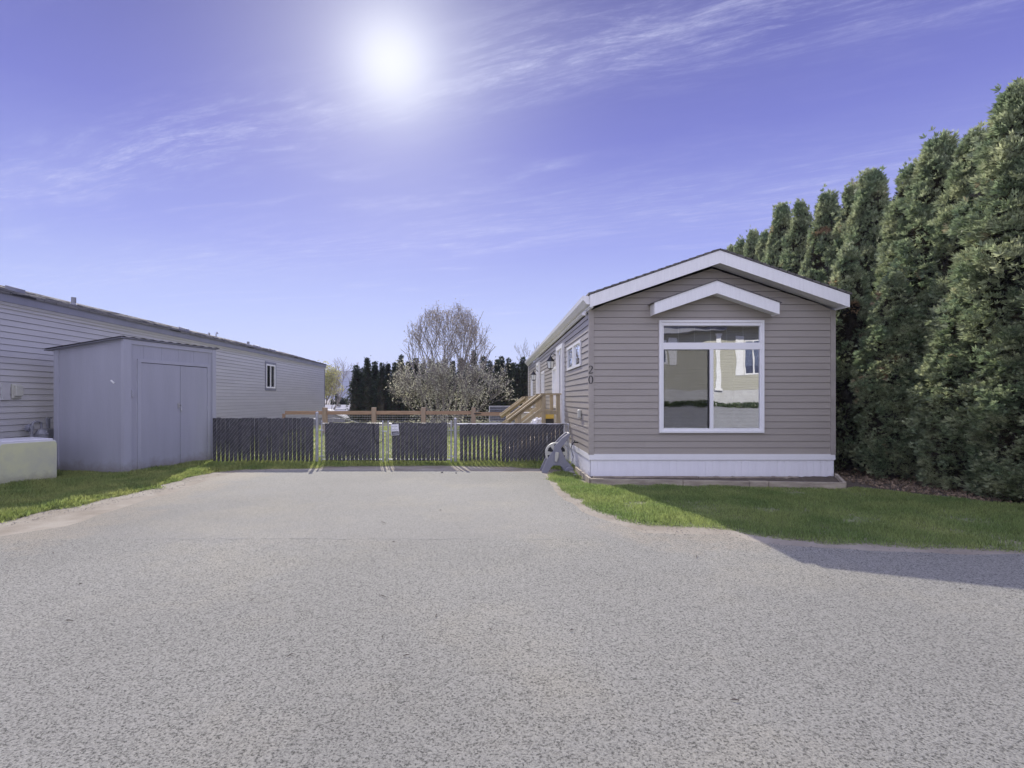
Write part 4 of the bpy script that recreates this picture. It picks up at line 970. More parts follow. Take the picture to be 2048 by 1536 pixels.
# things in the yard
bn = thing('neighbour_roof_shed', 'low outbuilding with a pale metal roof beyond the yard fence', 'shed', (-13.5, 42, -1.8))
x0, x1 = fx(600, 42), fx(697, 42)
s = MB(); s.box(x0, x1-.25, 42.1, 46, -1.8, .55); s.build('wall', 'lfascia', bn)
s = MB(); s.add([(x0-.2, 41.8, .42), (x1, 41.8, .42), (x1-.1, 44, .88), (x0-.2, 44, .88), (x0-.2, 46.2, .4), (x1, 46.2, .4)], [(0, 1, 2, 3), (3, 2, 5, 4)]); s.build('roof', 'reflroof', bn)
s = MB(); s.box(x1-1.25, x1-1.0, 43.2, 43.4, .78, .86); s.build('roof_vent', 'black', bn)
gb = thing('garden_shed', 'grey shed with a white gable edge seen over the left gate', 'shed', (-10, 31, 0))
a = W(656, 826, 31); b = W(690, 836, 31)
s = MB(); s.prism([(a.x-1.6, 0), (b.x, 0), (b.x, .25), (a.x-.2, .75), (a.x-1.6, .2)], lambda p, q, t: Vector((p, 31+1.5*t, q))); s.build('wall', 'grey_pl', gb)
s = MB(); s.beam((a.x-.2, 30.95, .80), (b.x+.1, 30.95, .27), .08, .09); s.beam((a.x-.2, 30.95, .80), (a.x-1.7, 30.95, .25), .08, .09); s.build('rake_board', 'white', gb)
tr_ = thing('wire_run', 'curved thin wire run standing behind the left gate', 'wire enclosure', (-7, 24, 0))
s = MB(); s.tube([W(650, 838, 24), W(665, 836, 24), W(680, 837, 24), W(697, 839, 24), W(710, 843, 24), W(730, 850, 24)], .012, 6)
for px, py in ((666, 836), (697, 839), (730, 850)): p = W(px, py, 24); s.tube([(p.x, 24, 0), p], .012, 5)
s.build('frame', 'galv', tr_)
sp = thing('slatted_screen', 'low grey slatted panel on a brick-patterned base behind the stairs', 'screen', (.5, 23, 0))
x0, x1 = fx(978, 23), fx(1041, 23)
s = MB(); z = .43
while z < 1.05: s.box(x0+.03, x1-.03, 23, 23.03, z, z+.035+random.uniform(0, .012)); z += .068
s.build('slats', 'grey_pl', sp)
s = MB(); s.box(x0, x0+.03, 22.98, 23.05, .40, 1.08); s.box(x1-.03, x1, 22.98, 23.05, .40, 1.08); s.box(x0+.03, x1-.03, 22.98, 23.05, 1.05, 1.08); s.build('frame', 'tubw', sp)
s = MB(); x = x0
while x < x1-.02: s.box(x+.006, x+.12, 22.97, 23.2, 0.0, .19); s.box(x+.006, x+.12, 22.97, 23.2, .2, .39); x += .126
s.build('base', 'pale_pl', sp)

# ------------------------------------------------------------------ stairs
def stairs(Ya, Yb, xo, xw, zr, zd, label, npx=None):
    t = thing('wooden_stairs', label, 'stairs', (xo, (Ya+Yb)/2, 0), 'wooden entry stairs')
    p = .089
    MB().box(xo-.04, xw, Ya, Yb, zd-.038, zd).build('landing', 'pine', t)
    for (x, y) in ((xo, Ya), (xw-.12, Ya), (xo, Yb), (xw-.12, Yb)):
        MB().box(x-p/2, x+p/2, y-p/2, y+p/2, 0, zr-.038).build('post', 'pine', t, bevel=.004)
    for y in (Ya, Yb):
        MB().box(xo-.07, xw-.03, y-.07, y+.07, zr-.038, zr).build('handrail', 'pine', t)
        MB().box(xo+p/2, xw-.12-p/2, y-.02, y+.02, zr-.50, zr-.41).build('mid_rail', 'pine', t)
        run = .85; drop = .62
        s = MB(); s.beam((xo-.03, y, zr-.02), (xo-run, y, zr-drop-.02), .14, .038); s.build('stair_handrail', 'pine', t)
        s = MB(); s.beam((xo-.03, y+.045, zr-.07), (xo-run+.02, y+.045, zr-drop-.055), .038, .09); s.build('rail_backing', 'pine', t)
        s = MB(); s.beam((xo-p/2, y-.03, zr-.38), (xo-run, y-.03, zr-drop-.40), .038, .075); s.build('stair_mid_rail', 'pine', t)
        MB().box(xo-.62, xo-.62+p, y-p/2+.02, y+p/2+.02, 0, zr-.50).build('post', 'pine', t)
        s = MB(); s.beam((xo, y, zd-.15), (xo-.9, y, -.0+.05), .04, .26); s.build('stringer', 'pine', t)
    for k in range(3):
        z = zd-(k+1)*zd/4; MB().box(xo-.06-(k+1)*.25, xo+.18-(k+1)*.25, Ya+.02, Yb-.02, z-.038, z).build('tread', 'pine', t)
    return t
stairs(12.55, 13.95, 1.21, XL-.02, 1.525, .56, 'near wooden landing and stairs with rails at the side door')
stairs(17.0, 18.6, 1.10, XL-.02, 1.47, .56, 'second wooden landing and stairs farther along the side wall')
tb = thing('tool_case', 'yellow and black tool case on the near landing', 'tool case', (1.42, 13.2, .56))
s = MB(); s.prism([(1.26, .86), (1.26, .76), (1.32, .70), (1.52, .70), (1.52, .86)], lambda a, b, t: Vector((a, 13.1+.3*t, b+.2))); s.build('lid', 'yellow', tb, bevel=.01)
s = MB(); s.box(1.24, 1.52, 13.12, 13.4, .56, .895); s.build('case_body', 'black', tb, bevel=.01)
bi = thing('storage_bin', 'pale plastic storage bin behind the near stair rail', 'storage bin', (.95, 14.6, 0), )
s = MB(); s.add([(.72, 14.5, .25), (1.12, 14.5, .25), (1.15, 14.5, .98), (.70, 14.5, .98), (.72, 14.9, .25), (1.12, 14.9, .25), (1.15, 14.9, .98), (.70, 14.9, .98)], [(0, 1, 2, 3), (5, 4, 7, 6), (0, 4, 5, 1), (3, 2, 6, 7), (0, 3, 7, 4), (1, 5, 6, 2)]); s.build('bin_body', 'pale_pl', bi, bevel=.01)
MB().box(.68, 1.17, 14.48, 14.92, .98, 1.02).build('lid', 'galv', bi, bevel=.008)
MB().box(.8, 1.08, 14.52, 14.88, 0, .25).build('stand', 'pine', bi)
bg_ = thing('plastic_bag', 'crumpled white bag lying beside the tool case', 'bag', (1.17, 13.6, .56))
bm = bmesh.new(); bmesh.ops.create_icosphere(bm, subdivisions=4, radius=.17)
for v in bm.verts: v.co *= 1+.35*mn.noise(v.co*9)+.2*mn.noise(v.co*25); v.co.z = max(v.co.z*1.1+.16, 0)
me = bpy.data.meshes.new('bag_body'); bm.to_mesh(me); bm.free(); me.materials.append(M['white']); o = bpy.data.objects.new('bag_body', me); COL.objects.link(o); o.parent = bg_

# ------------------------------------------------------------------ hose reel
YH = 10.16
hr = thing('hose_reel', 'grey plastic hose reel cart with pale drum leaning by the house corner', 'hose reel', (1.2, YH, 0))
def hp(zx, zy, y=YH): return Vector(((1060+zx/9.6-CX)*YH/F, y, CH-(800+zy/9.6-CY)*YH/F))
outl = [(715, 622), (752, 632), (748, 672), (655, 800), (572, 915), (610, 1010), (655, 1100), (700, 1170), (790, 1262), (820, 1320), (790, 1340), (700, 1370), (630, 1350), (600, 1275), (545, 1235), (430, 1235), (390, 1270), (318, 1377), (222, 1374), (205, 1352), (290, 1160), (350, 1060), (440, 945), (448, 870), (520, 800), (598, 712)]
hole = []
for k, yy in enumerate((YH-.16, YH+.16)):
    s = MB(); s.prism(outl, lambda a, b, t: hp(a, b, yy-.018+.036*t)); s.build('side_frame', 'grey_pl', hr, bevel=.006)
s = MB(); s.lathe(hp(490, 1010, YH-.13), (0, 1, 0), [(0, .045), (0, .205), (.02, .21), (.03, .17), (.03, .09), (.23, .09), (.23, .17), (.24, .19), (.26, .185), (.26, .045)], 36); s.build('drum', 'pale_pl', hr)
s = MB()
for k in range(6):
    a0 = R(60*k+12); a1 = R(60*k+46); c = hp(490, 1010, YH-.136)
    pts = [(c.x+r*math.cos(a), c.z+r*math.sin(a)) for r, a in ((.07, a0+.1), (.17, a0), (.178, (a0+a1)/2), (.17, a1), (.07, a1-.1))]
    s.prism(pts, lambda a, b, t: Vector((a, YH-.136+.005*t, b)))
s.build('drum_opening', 'dark', hr)
s = MB(); s.prism([(470, 975), (530, 985), (520, 1080), (490, 1165), (452, 1155), (455, 1040)], lambda a, b, t: hp(a, b, YH-.215+.03*t)); s.build('crank', 'pale_pl', hr, bevel=.006)
for yy in (YH-.20, YH+.20):
    s = MB(); s.lathe(hp(722, 1335, yy-.025), (0, 1, 0), [(0, .03), (0, .06), (.006, .078), (.04, .078), (.048, .06), (.048, .03)], 24); s.build('wheel', 'grey_pl', hr)
s = MB(); s.tube([hp(722, 1335, YH-.2), hp(722, 1335, YH+.2)], .012, 8); s.tube([hp(270, 1350, YH-.16), hp(270, 1350, YH+.16)], .015, 8); s.tube([hp(735, 640, YH-.16), hp(735, 640, YH+.16)], .018, 8); s.build('cross_bar', 'grey_pl', hr)
s = MB()
for k in range(9):
    c = hp(490, 1010, YH-.09+k*.022); s.tube([(c.x+.105*math.cos(a), c.y, c.z+.105*math.sin(a)) for a in np.linspace(0, 2*math.pi, 25)], .010, 6)
s.build('wound_hose', 'steel', hr)
hs_ = MB(); a = fS(ut, .47, .125)
hs_.tube([a, a+Vector((-.01, .02, -.06)), a.lerp(hp(800, 1250, YH+.1), .5)+Vector((.04, 0, -.04)), hp(800, 1255, YH+.1), hp(740, 1210, YH+.05), hp(650, 1130, YH+.05), hp(580, 1080, YH)], .009, 8)
ho2 = hs_.build('garden_hose', 'steel'); ho2['label'] = 'thin grey hose running from the wall tap down to the reel cart'; ho2['category'] = 'hose'

# ------------------------------------------------------------------ timber border
tb2 = thing('timber_border', 'weathered timber edging of the bed under the front wall', 'edging', (3.6, 8.5, 0))
P0 = Vector((1.60, 8.63, 0)); P1 = Vector((5.44, 8.16, 0))
def lerp(a, b, t): return a.lerp(b, t)
ts = [0, .375, .635, .71, 1]
for a, b in zip(ts[:-1], ts[1:]):
    A = lerp(P0, P1, a+.001); B = lerp(P0, P1, b-.001); n_ = Vector((0, .045, 0)); j = random.uniform(-.004, .004)
    zt0 = .095+.01*a+j; zt1 = .095+.01*b+j
    s = MB(); s.add([A, B, B+n_, A+n_, A+Vector((0, 0, zt0)), B+Vector((0, 0, zt1)), B+n_+Vector((0, 0, zt1)), A+n_+Vector((0, 0, zt0))], [(0, 1, 5, 4), (1, 2, 6, 5), (2, 3, 7, 6), (3, 0, 4, 7), (4, 5, 6, 7), (3, 2, 1, 0)]); s.build('board', 'timber', tb2, bevel=.004)
s = MB(); s.beam((5.45, 8.20, .055), (5.93, 9.15, .055), .045, .10); s.build('board', 'timber', tb2)
s = MB(); s.beam((1.60, 8.68, .05), (1.60, 10.2, .045), .04, .09); s.build('board', 'timber', tb2)
s = MB(); s.box(1.72, 3.5, 9.02, 9.06, .0, .075); s.box(3.51, 5.2, 9.0, 9.04, .0, .072); s.build('board', 'timber', tb2)
s = MB(); ny = 60
for i in range(ny):
    ta, tb_ = i/ny, (i+1)/ny
    a = lerp(P0, P1, ta); b = lerp(P0, P1, tb_); za = .05+.018*mn.noise(Vector((i*.7, 0, 0))); zb2 = .05+.018*mn.noise(Vector(((i+1)*.7, 0, 0)))
    s.quad((a.x+.02, a.y+.045, za), (b.x+.02, b.y+.045, zb2), (1.7+4.22*tb_, 9.19, zb2), (1.7+4.22*ta, 9.19, za))
s.build('bed_soil', 'soil', tb2)

# ------------------------------------------------------------------ cedars
def rot_frames(n_dirs, roll):
    d = n_dirs/np.linalg.norm(n_dirs, axis=1, keepdims=True)
    up = np.where(np.abs(d[:, 2:3]) > .95, np.array([[1., 0, 0]]), np.array([[0., 0, 1]]))
    a = np.cross(d, up); a /= np.linalg.norm(a, axis=1, keepdims=True); b = np.cross(d, a)
    c, s = np.cos(roll)[:, None], np.sin(roll)[:, None]
    return d, a*c+b*s, -a*s+b*c
def sprays(P, D, S, leaves=5, spread=1.0, slim=.22):
    """fans of narrow leaflets: P base points, D directions, S sizes"""
    k = len(P); d, a, b = rot_frames(D, rng.uniform(0, 2*np.pi, k)); V = []
    for i in range(leaves):
        ang = ((i/(leaves-1))-.5)*2*spread+rng.normal(0, .12, k); ln = S*(1-.35*np.abs(ang)/max(spread, .01)*.8)*rng.uniform(.8, 1.15, k)
        dr = d*np.cos(ang)[:, None]+a*np.sin(ang)[:, None]; pr = -d*np.sin(ang)[:, None]+a*np.cos(ang)[:, None]
        bend = b*(rng.uniform(-.15, .15, k)*ln)[:, None]
        p0 = P; p1 = P+dr*(ln*.55)[:, None]+pr*(ln*slim)[:, None]+bend; p2 = P+dr*ln[:, None]+bend*1.5; p3 = P+dr*(ln*.5)[:, None]-pr*(ln*slim)[:, None]+bend
        V.append(np.stack([p0, p1, p2, p3], 1))
    V = np.stack(V, 1).reshape(-1, 3); return V, np.arange(len(V), dtype=np.int32)
def cedar_mesh(name, H, Rr, clumps, per, ss, m, sharp=.72, tops=1, low=.03, core=.6):
    pts = []; dirs = []; sz = []
    leaders = [(0, 0, 1.0, 1.0)]+[(rng.uniform(-.35, .35)*Rr, rng.uniform(-.35, .35)*Rr, rng.uniform(.72, .92), .66) for _ in range(tops-1)]
    def rad(t, hs, rs):
        q = np.clip((1-t/hs)/.55, 0, 1)**sharp; return Rr*rs*q*(.82+.18*np.sin(np.clip(t/hs, 0, 1)*3.1))
    for (lx, ly, hs, rs) in leaders:
        nc = int(clumps*(1 if rs == 1 else .45))
        t = rng.uniform(low, .995, nc)*hs; th = rng.uniform(0, 2*np.pi, nc); lump = rng.uniform(.62, 1.2, nc)
        r = rad(t, hs, rs)*lump; cx = lx+np.cos(th)*r*.86; cy = ly+np.sin(th)*r*.86; cz = t*H
        cs_ = rng.uniform(.5, 1.35, nc)*.23*(.55+.45*rad(t, hs, rs)/Rr)
        for i in range(nc):
            q = rng.normal(0, 1, (per, 3)); q /= np.linalg.norm(q, axis=1, keepdims=True)
            out = np.array([np.cos(th[i]), np.sin(th[i]), .35]); q = q+out*.55; q /= np.linalg.norm(q, axis=1, keepdims=True)
            rr = cs_[i]*rng.uniform(.45, 1.0, per)
            pts.append(np.array([cx[i], cy[i], cz[i]])+q*rr[:, None]*np.array([1, 1, 1.35])); dirs.append(q*.7+out*.3+np.array([0, 0, .55])); sz.append(np.full(per, ss)*rng.uniform(.7, 1.25, per))
    # inner fill
    ni = int(clumps*per*.45); t = rng.uniform(low, .93, ni); th = rng.uniform(0, 2*np.pi, ni); r = rad(t, 1, 1)*rng.uniform(.35, .72, ni)
    pts.append(np.stack([np.cos(th)*r, np.sin(th)*r, t*H], 1)); dirs.append(np.stack([np.cos(th), np.sin(th), np.full(ni, .5)], 1)); sz.append(np.full(ni, ss*1.35))
    P = np.concatenate(pts); D = np.concatenate(dirs)+rng.normal(0, .15, (len(P), 3)); S = np.concatenate(sz)
    P[:, 2] = np.maximum(P[:, 2], .06)
    ol = rng.random(len(P)) < .012; P[ol] += D[ol]*.10; P[ol, 2] += .06
    V, Fc = sprays(P, D, S, 6, 1.0, .13)
    # core column
    nr, na = 22, 10; cv = []
    for i in range(nr+1):
        t = .02+.90*i/nr; rr = float(rad(np.array([t]), 1, 1)[0])*core
        for j in range(na):
            a = 2*math.pi*j/na; q = rr*(.75+.5*mn.noise(Vector((math.cos(a)*2, math.sin(a)*2, t*9))))
            cv.append((math.cos(a)*q, math.sin(a)*q, t*H))
    base = len(V); V = np.concatenate([V, np.array(cv)]); fc = []
    for i in range(nr):
        for j in range(na): fc += [base+i*na+j, base+i*na+(j+1) % na, base+(i+1)*na+(j+1) % na, base+(i+1)*na+j]
    Fc = np.concatenate([Fc, np.array(fc, np.int32)])
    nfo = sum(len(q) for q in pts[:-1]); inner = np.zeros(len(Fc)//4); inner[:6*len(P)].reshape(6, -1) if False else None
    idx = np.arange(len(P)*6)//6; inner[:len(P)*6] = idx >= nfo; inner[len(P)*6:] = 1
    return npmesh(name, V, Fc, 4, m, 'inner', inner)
def trunk_mesh(H, r0=.09):
    s = MB(); s.tube([(0, 0, -.05), (.02, .01, H*.3), (-.01, .02, H*.6), (0, 0, H*.93)], [r0*1.25, r0, r0*.6, r0*.15], 8)
    me = bpy.data.meshes.new('trunk'); me.from_pydata(s.v, [], s.f); me.materials.append(M['bark']); return me
def place_tree(name, crown, trunk, loc, rz, sc, label, cat, group):
    t = thing(name, label, cat, loc, group); t.rotation_euler = (0, 0, rz); t.scale = sc
    for nm, me in (('crown', crown), ('trunk', trunk)):
        o = bpy.data.objects.new(nm, me); COL.objects.link(o); o.parent = t
    return t
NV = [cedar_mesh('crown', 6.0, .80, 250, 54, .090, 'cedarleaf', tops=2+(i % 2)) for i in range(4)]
TV = trunk_mesh(6.0)
# (px of the top, py of the top, depth Y, width scale)
near = [(2300, 60, 6.5, 1.15), (2045, 182, 7.75, 1.22), (1951, 268, 8.75, 1.0), (1880, 272, 9.55, 1.15), (1822, 338, 10.3, .95), (1742, 352, 11.4, 1.0),
        (1706, 372, 12.2, .9), (1655, 385, 12.9, .95), (1602, 412, 13.9, .9), (1563, 418, 14.8, .9), (1530, 466, 15.7, .8), (1506, 461, 16.4, .8), (1480, 484, 17.3, .75), (1462, 500, 18.4, .8)]
ord_ = ['in the row at the far right edge', 'filling the right edge, tallest of those fully seen', 'second from the right edge, behind the tallest', 'broad and brown-flecked, third from the right edge',
        'fourth from the right edge, half hidden', 'rounded double top, midway along the row', 'dark, just left of the double-topped one', 'slim and bushy, rising beyond the right roof edge',
        'rising beyond the right slope of the roof', 'dark slim one over the right roof slope', 'short one, third from the left end of the row', 'second from the left end of the row', 'leftmost tip showing above the ridge', 'last one, behind the ridge']
for i, (px, py, Y, ws) in enumerate(near):
    p = W(px, py, Y); sz = p.z/6.0
    place_tree('cedar_tree', NV[i % 4], TV, (p.x, Y, 0), rng.uniform(0, 6.3), (ws, ws, sz), 'tall green cedar '+ord_[i], 'tree', 'tall cedars beside the taupe house')
# lower boughs that bring the hedge forward
for i, (x, y, sc_, h) in enumerate(((7.25, 8.1, .75, 3.2), (7.05, 9.3, .75, 3.6), (6.85, 10.2, .7, 4.3), (7.35, 7.2, .75, 2.8))):
    place_tree('cedar_bush', NV[(i+2) % 4], TV, (x, y, 0), rng.uniform(0, 6.3), (sc_, sc_, h/6.0),
               'low bushy cedar '+('in front of the row, centre', 'in front of the row, nearer the house', 'close beside the right house wall', 'in front of the row, at the right edge')[i], 'tree', 'low cedars in front of the row')
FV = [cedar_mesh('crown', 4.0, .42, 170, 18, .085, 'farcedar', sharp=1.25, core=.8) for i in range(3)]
FT = trunk_mesh(4.0, .06)
far = [(712, 735), (724, 741), (735, 722), (750, 728), (764, 731), (776, 733), (790, 730), (802, 716), (817, 729), (832, 721), (846, 731), (862, 725), (876, 730), (890, 722), (905, 728), (922, 722), (934, 730), (948, 708), (967, 718), (980, 727), (994, 725), (1003, 718), (1017, 722), (1026, 731), (1035, 733), (1046, 720), (1054, 726), (1066, 730)]
nm = ['left end', 'second from the left end', 'third from the left end', 'left part', 'left part', 'left part', 'left part']
for i, (px, py) in enumerate(far):
    Y = 31.5+(.7 if i % 2 else 0); p = W(px, py, Y)
    where = 'left of the budding tree' if px < 800 else ('behind the budding tree' if px < 985 else 'between the budding tree and the taupe house')
    side = far[i-1][1] if i else 999
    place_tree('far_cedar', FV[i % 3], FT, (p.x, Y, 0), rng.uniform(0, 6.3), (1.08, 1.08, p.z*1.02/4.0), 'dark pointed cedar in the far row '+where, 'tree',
               'far cedars '+where)
for px, py, Y in ((665, 800, 52), (674, 789, 52), (683, 796, 52), (689, 798, 52), (694, 800, 52)):
    p = W(px, py, Y); h = p.z+1.8
    place_tree('small_cedar', FV[0], FT, (p.x, Y, -1.8), 1.0, (1.0, 1.0, h/4.0), 'small dark cedar over the pale roof of the outbuilding', 'tree', 'small cedars over the outbuilding')

# ------------------------------------------------------------------ bare and budding trees
def deciduous(name, loc, H, stems, m_leaf, label, seed, lsize, nleaf, levels=4, spread=.5, droop=0.0, r0=.09, lo=.0, group=None, wide=1.0, env=None, ch=(.42, .62), nch=2, low_fill=0):
    rd = random.Random(seed); t = thing(name, label, 'tree', loc, group)
    s = MB(); tips = []
    def br(p, d, ln, r, lv):
        pts = [p]; rs = [r]; q = p.copy(); dd = d.copy(); n = 4
        for k in range(n):
            dd = (dd+Vector((rd.gauss(0, .10), rd.gauss(0, .10), rd.gauss(0, .05)+(.06-droop)))).normalized(); q = q+dd*ln/n; pts.append(q.copy()); rs.append(max(r*(1-.62*(k+1)/n), .007))
            if env and (((q.x-env[0])/env[2])**2+(q.y/env[2])**2+((q.z-env[1])/env[3])**2) > rd.uniform(.85, 1.1) and q.z > env[1]*.6: tips.append((q.copy(), dd.copy())); break
            if lv <= 1: tips.append((q.copy(), dd.copy()))
            if lv > 0 and k >= 1:
                for _ in range(nch):
                    ax = Vector((rd.gauss(0, 1), rd.gauss(0, 1), rd.gauss(0, .4))).normalized()
                    nd = (dd+ax*spread*rd.uniform(.7, 1.4)*wide).normalized(); nd.z = max(nd.z, -.1)+.12
                    br(q.copy(), nd.normalized(), ln*rd.uniform(*ch), max(rs[-1]*.62, .007), lv-1)
        s.tube(pts, rs, 5 if lv > 1 else 3, False)
    for (sx, sy, lean) in stems:
        br(Vector((sx, sy, 0)), Vector((lean, rd.uniform(-.1, .1), 1)).normalized(), H*.62, r0, levels)
    me = bpy.data.meshes.new('trunk'); me.from_pydata(s.v, [], s.f); me.materials.append(M['pale_bark'])
    o = bpy.data.objects.new('trunk', me); COL.objects.link(o); o.parent = t
    idx = [rd.randrange(len(tips)) for _ in range(nleaf)]
    P = np.array([tips[i][0] for i in idx])+rng.normal(0, lsize*1.2, (nleaf, 3)); D = np.array([tips[i][1] for i in idx])+rng.normal(0, .5, (nleaf, 3))
    if low_fill:
        k2 = low_fill; a2 = rng.uniform(0, 2*np.pi, k2); r2 = np.sqrt(rng.uniform(0, 1, k2))
        P = np.concatenate([P, np.stack([np.cos(a2)*r2*2.0+.2, np.sin(a2)*r2*1.0, rng.uniform(.15, 1.7, k2)], 1)]); D = np.concatenate([D, rng.normal(0, 1, (k2, 3))])
    keep = P[:, 2] > lo; V, Fc = sprays(P[keep], D[keep], np.full(keep.sum(), lsize)*rng.uniform(.6, 1.3, keep.sum()), 2, .6, .3)
    me = npmesh('foliage', V, Fc, 4, m_leaf); o = bpy.data.objects.new('foliage', me); COL.objects.link(o); o.parent = t
    return t
p = W(880, 850, 27.5)
deciduous('budding_tree', (p.x, 27.5, 0), 6.6, [(-.1, 0, -.05), (.65, .1, .08), (.1, .2, .02), (-.3, .1, -.25), (.9, 0, .30), (-.3, 0, -.42), (1.0, 0, .48), (.3, 0, .2)], 'bud', 'tall bare tree with small spring buds against the sky', 5, .075, 5500, 3, .62, -.03, .07, 1.4, env=(.45, 3.55, 2.25, 2.55), ch=(.42, .72))
p = W(890, 850, 25)
deciduous('blossom_shrub', (p.x, 25, 0), 3.0, [(-.5, 0, -.7), (.1, 0, -.2), (.5, .2, .3), (-.3, .3, -.4), (.9, 0, .7), (0, -.3, .1), (-.6, 0, -1.0), (.9, .1, 1.0), (.3, 0, .5), (.2, .2, .0), (-.2, .1, -.1)], 'pale_leaf', 'wide shrub with pale young leaves in front of the tall bare tree', 9, .075, 6500, 3, .6, .05, .035, .1, wide=1.1, low_fill=1900)
p = W(664, 850, 34)
deciduous('bare_tree', (p.x-1.4, 36, -1.0), 5.2, [(0, 0, .25)], 'bud', 'thin bare branches reaching past the corner of the grey house', 15, .05, 300, 3, .7, 0, .07)
deciduous('bare_tree', (2.7, 33, 0), 4.2, [(0, 0, -.1)], 'bud', 'sparse twigs showing above the eave of the taupe house', 21, .05, 350, 3, .6, 0, .07)
p = W(660, 850, 62)
deciduous('willow_tree', (p.x-.9, 62, -1.8), 6.2, [(0, 0, 0), (.4, 0, .2), (-.4, 0, -.1)], 'willow', 'yellow-green tree in new leaf at the corner of the grey house', 31, .22, 4200, 3, .6, .02, .12)

# ------------------------------------------------------------------ house across the road (mirrored in the front window)
rh = thing('house_across_road', 'beige house with white trim mirrored in the large front window', 'house', (12, -10, 1.0))
fA = frame((3, -8.4, 0), (1, 0, 0), (0, 1, 0))
def rx(px): return (px-CX)*26.8/F-3
def rz(py): return CH-(py-CY)*26.8/F
wa = [(rx(1487), rx(1530), rz(750), rz(680)), (rx(1318), rx(1334), rz(727), rz(680))]
s = MB(); siding(s, fA, 0, 16, rz(780), rz(640), .13, wa); s.build('wall', 'beige', rh)
s = MB(); s.fbox(fA, 0, 16, .9, rz(780), -.05, .0); s.build('skirting', 'bright_skirt', rh)
s = MB(); s.fbox(fA, rx(1431), rx(1441), rz(780), rz(668), .02, .12); s.fbox(fA, rx(1428), rx(1444), rz(782), rz(776), .02, .16); s.fbox(fA, rx(1429), rx(1443), rz(672), rz(667), .02, .14); s.build('column', 'white', rh)
for a in wa: side_window(rh, fA, *a, wd=.08)
s = MB(); s.fbox(fA, rx(1469), rx(1485), rz(750), rz(674), .02, .06); s.build('shutter', 'white', rh); s = MB(); s.fbox(fA, rx(1337), rx(1352), rz(729), rz(676), .02, .06); s.build('shutter', 'white', rh)
s = MB(); s.add([fA(-.5, 5.2, .9), fA(16.5, 5.2, .9), fA(16.5, 7.0, -4), fA(-.5, 7.0, -4), fA(-.5, 4.95, .9), fA(16.5, 4.95, .9)], [(0, 1, 2, 3), (0, 1, 5, 4)]); s.build('roof', 'shingle', rh)
s = MB(); s.add([fA(rx(1300), rz(672), .02), fA(rx(1440), rz(662), .02), fA(rx(1440), rz(640), .02), fA(rx(1300), rz(640), .02), fA(rx(1300), rz(672), .7), fA(rx(1440), rz(662), .7), fA(rx(1440), rz(640), .7), fA(rx(1300), rz(640), .7)], [(0, 1, 5, 4), (4, 5, 6, 7), (1, 2, 6, 5), (0, 3, 7, 4)]); s.build('porch_roof', 'lfascia', rh)
k = 2600; Q = np.stack([rng.uniform(4, 17, k), rng.uniform(-8.3, -7.8, k), np.zeros(k)], 1)
hh = np.array([.16+.22*max(0, mn.noise(Vector((x*.9, 0, 5)))+.4) for x in Q[:, 0]]); Q[:, 2] = .95+rng.uniform(0, 1, k)*hh
V, Fc = sprays(Q, np.stack([rng.normal(0, .5, k), rng.normal(.3, .5, k), np.ones(k)], 1), np.full(k, .12), 4)
M['hedge'] = leafmat('hedge_leaves', (.09, .13, .07), (.13, .17, .08))
me = npmesh('hedge', V, Fc, 4, 'hedge'); o = bpy.data.objects.new('hedge', me); COL.objects.link(o); o['label'] = 'low green planting mirrored along the foot of the beige house'; o['category'] = 'plants'; o['kind'] = 'stuff'
s = MB(); s.quad((-40, -6.15, .012), (40, -6.15, .012), (40, -7.4, .945), (-40, -7.4, .945)); s.quad((-40, -7.4, .945), (40, -7.4, .945), (40, -8.2, 1.012), (-40, -8.2, 1.012)); o = s.build('bank', 'bank'); o['kind'] = 'structure'

# ------------------------------------------------------------------ small stones, weeds, twigs
rd = random.Random(4)
def stone(x, y, r, label):
    bm = bmesh.new(); bmesh.ops.create_icosphere(bm, subdivisions=2, radius=r)
    for v in bm.verts: v.co *= 1+.3*mn.noise(v.co/r*1.3+Vector((x*9, y*9, 0))); v.co.z *= .6
    me = bpy.data.meshes.new('stone'); bm.to_mesh(me); bm.free(); me.materials.append(M['rock']); o = bpy.data.objects.new('stone', me); COL.objects.link(o)
    o.location = (x, y, .01+r*.3); o['label'] = label; o['category'] = 'stone'; return o
for (px, py, r, lb) in ((884, 946, .022, 'dark pebble on the asphalt left of the hinge post'), (912, 947, .018, 'dark pebble on the asphalt below the hinge post'),
                        (1133, 945, .05, 'stone beside the wheel of the hose reel'), (1144, 948, .06, 'stone between the hose reel and the skirting'), (1150, 953, .04, 'small stone at the foot of the white skirting')):
    x, y = WG(px, py); stone(x, y, r, lb)
k = 9000
Qp = np.concatenate([rng.uniform([-6.3, 5.3], [-4.3, 10.5], (k//2, 2)), rng.uniform([.9, 4.4], [5, 9.6], (k//2, 2))])
m_ = inpoly(Qp, jitter_poly(RD, .25, .25, 11)) | inpoly(Qp, DRj)
edge = np.array([not (inpoly(np.array([q]), RLj)[0] or inpoly(np.array([q]), LVj)[0]) for q in Qp]); Qp = Qp[edge]
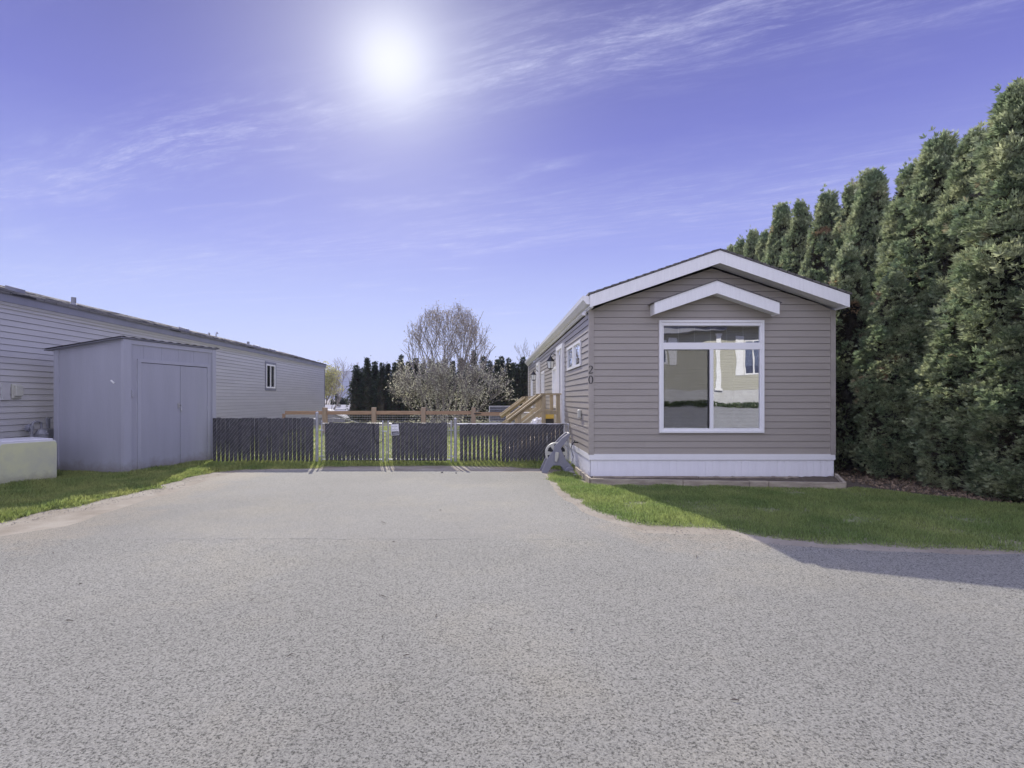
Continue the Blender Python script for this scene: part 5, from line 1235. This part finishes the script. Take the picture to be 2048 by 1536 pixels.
# only near grass edges
def near_edge(q):
    return min(min((q[0]-a)**2+(q[1]-b)**2 for a, b in RLj[:120]), min((q[0]-a)**2+(q[1]-b)**2 for a, b in LVj[:120])) < .35**2
Qp = Qp[[near_edge(q) for q in Qp]]
V = []; Fl = []
for i, q in enumerate(Qp):
    r = rd.uniform(.002, .006); c = Vector((q[0], q[1], .009+r*.5)); b0 = len(V)
    a = rd.uniform(0, 6.3); ax = Vector((math.cos(a), math.sin(a), 0))*r*rd.uniform(1, 2.2); ay = Vector((-math.sin(a), math.cos(a), 0))*r; az = Vector((0, 0, r*.8))
    V += [c+ax, c+ay, c-ax, c-ay, c+az, c-az]
    for f in ((0, 1, 4), (1, 2, 4), (2, 3, 4), (3, 0, 4), (1, 0, 5), (2, 1, 5), (3, 2, 5), (0, 3, 5)): Fl += [b0+j for j in f]
me = npmesh('gravel', np.array([tuple(v) for v in V]), Fl, 3, 'rock'); o = bpy.data.objects.new('gravel', me); COL.objects.link(o); o['kind'] = 'stuff'; o['label'] = 'scattered grit along the edges of the grass'; o['category'] = 'gravel'

k = 7000; Q = np.stack([rng.uniform(5.5, 9.5, k), rng.uniform(5.2, 10.5, k)], 1)
Q = Q[~inpoly(Q, RLj) & (Q[:, 0] > 5.98)]; Q = np.concatenate([Q, Q+rng.normal(0, .02, Q.shape)])
V, Fc = sprays(np.column_stack([Q, np.full(len(Q), .018)]), np.column_stack([rng.normal(0, 1, (len(Q), 2)), rng.uniform(0, .35, len(Q))]), rng.uniform(.02, .06, len(Q)), 3, .7, .2)
M['litter'] = mat('dry_litter', (.30, .22, .14), (.16, .12, .08), 20, .9, island=.4)
me = npmesh('leaf_litter', V, Fc, 4, 'litter'); o = bpy.data.objects.new('leaf_litter', me); COL.objects.link(o); o['kind'] = 'stuff'; o['label'] = 'dry brown litter on the soil under the cedars'; o['category'] = 'litter'
# bits of twig and debris on the pavement
s = MB(); rd = random.Random(12)
for i in range(24):
    x, y = WG(rd.uniform(60, 2000), rd.uniform(960, 1420))
    if not (-4 < x < 4.5): continue
    a = rd.uniform(0, 3.1); ln = rd.uniform(.006, .028)*(2 if rd.random() < .1 else 1); d = Vector((math.cos(a)*ln, math.sin(a)*ln, 0))
    p = Vector((x, y, .013)); s.tube([p-d, p+Vector((0, 0, .003)), p+d], [.002, .0035, .001], 4)
o = s.build('debris', 'bark'); o['kind'] = 'stuff'; o['label'] = 'tiny dark twigs and crumbs scattered on the pavement'; o['category'] = 'debris'

# ------------------------------------------------------------------ haze
hb = MB(); hb.box(-2400, 2400, -420, 2600, -4, 130)
hzo = hb.build('haze', 'dark'); hzo['kind'] = 'stuff'; hzo['label'] = 'pale blue air that fades the far hill'; hzo['category'] = 'haze'
hmt = bpy.data.materials.new('haze_air'); hmt.use_nodes = True; n = hmt.node_tree.nodes; n.clear()
pv = n.new('ShaderNodeVolumePrincipled'); pv.inputs['Color'].default_value = (.62, .66, 1.0, 1); pv.inputs['Density'].default_value = .00042; pv.inputs['Anisotropy'].default_value = .2
mo = n.new('ShaderNodeOutputMaterial'); hmt.node_tree.links.new(pv.outputs[0], mo.inputs['Volume'])
hzo.data.materials.clear(); hzo.data.materials.append(hmt)
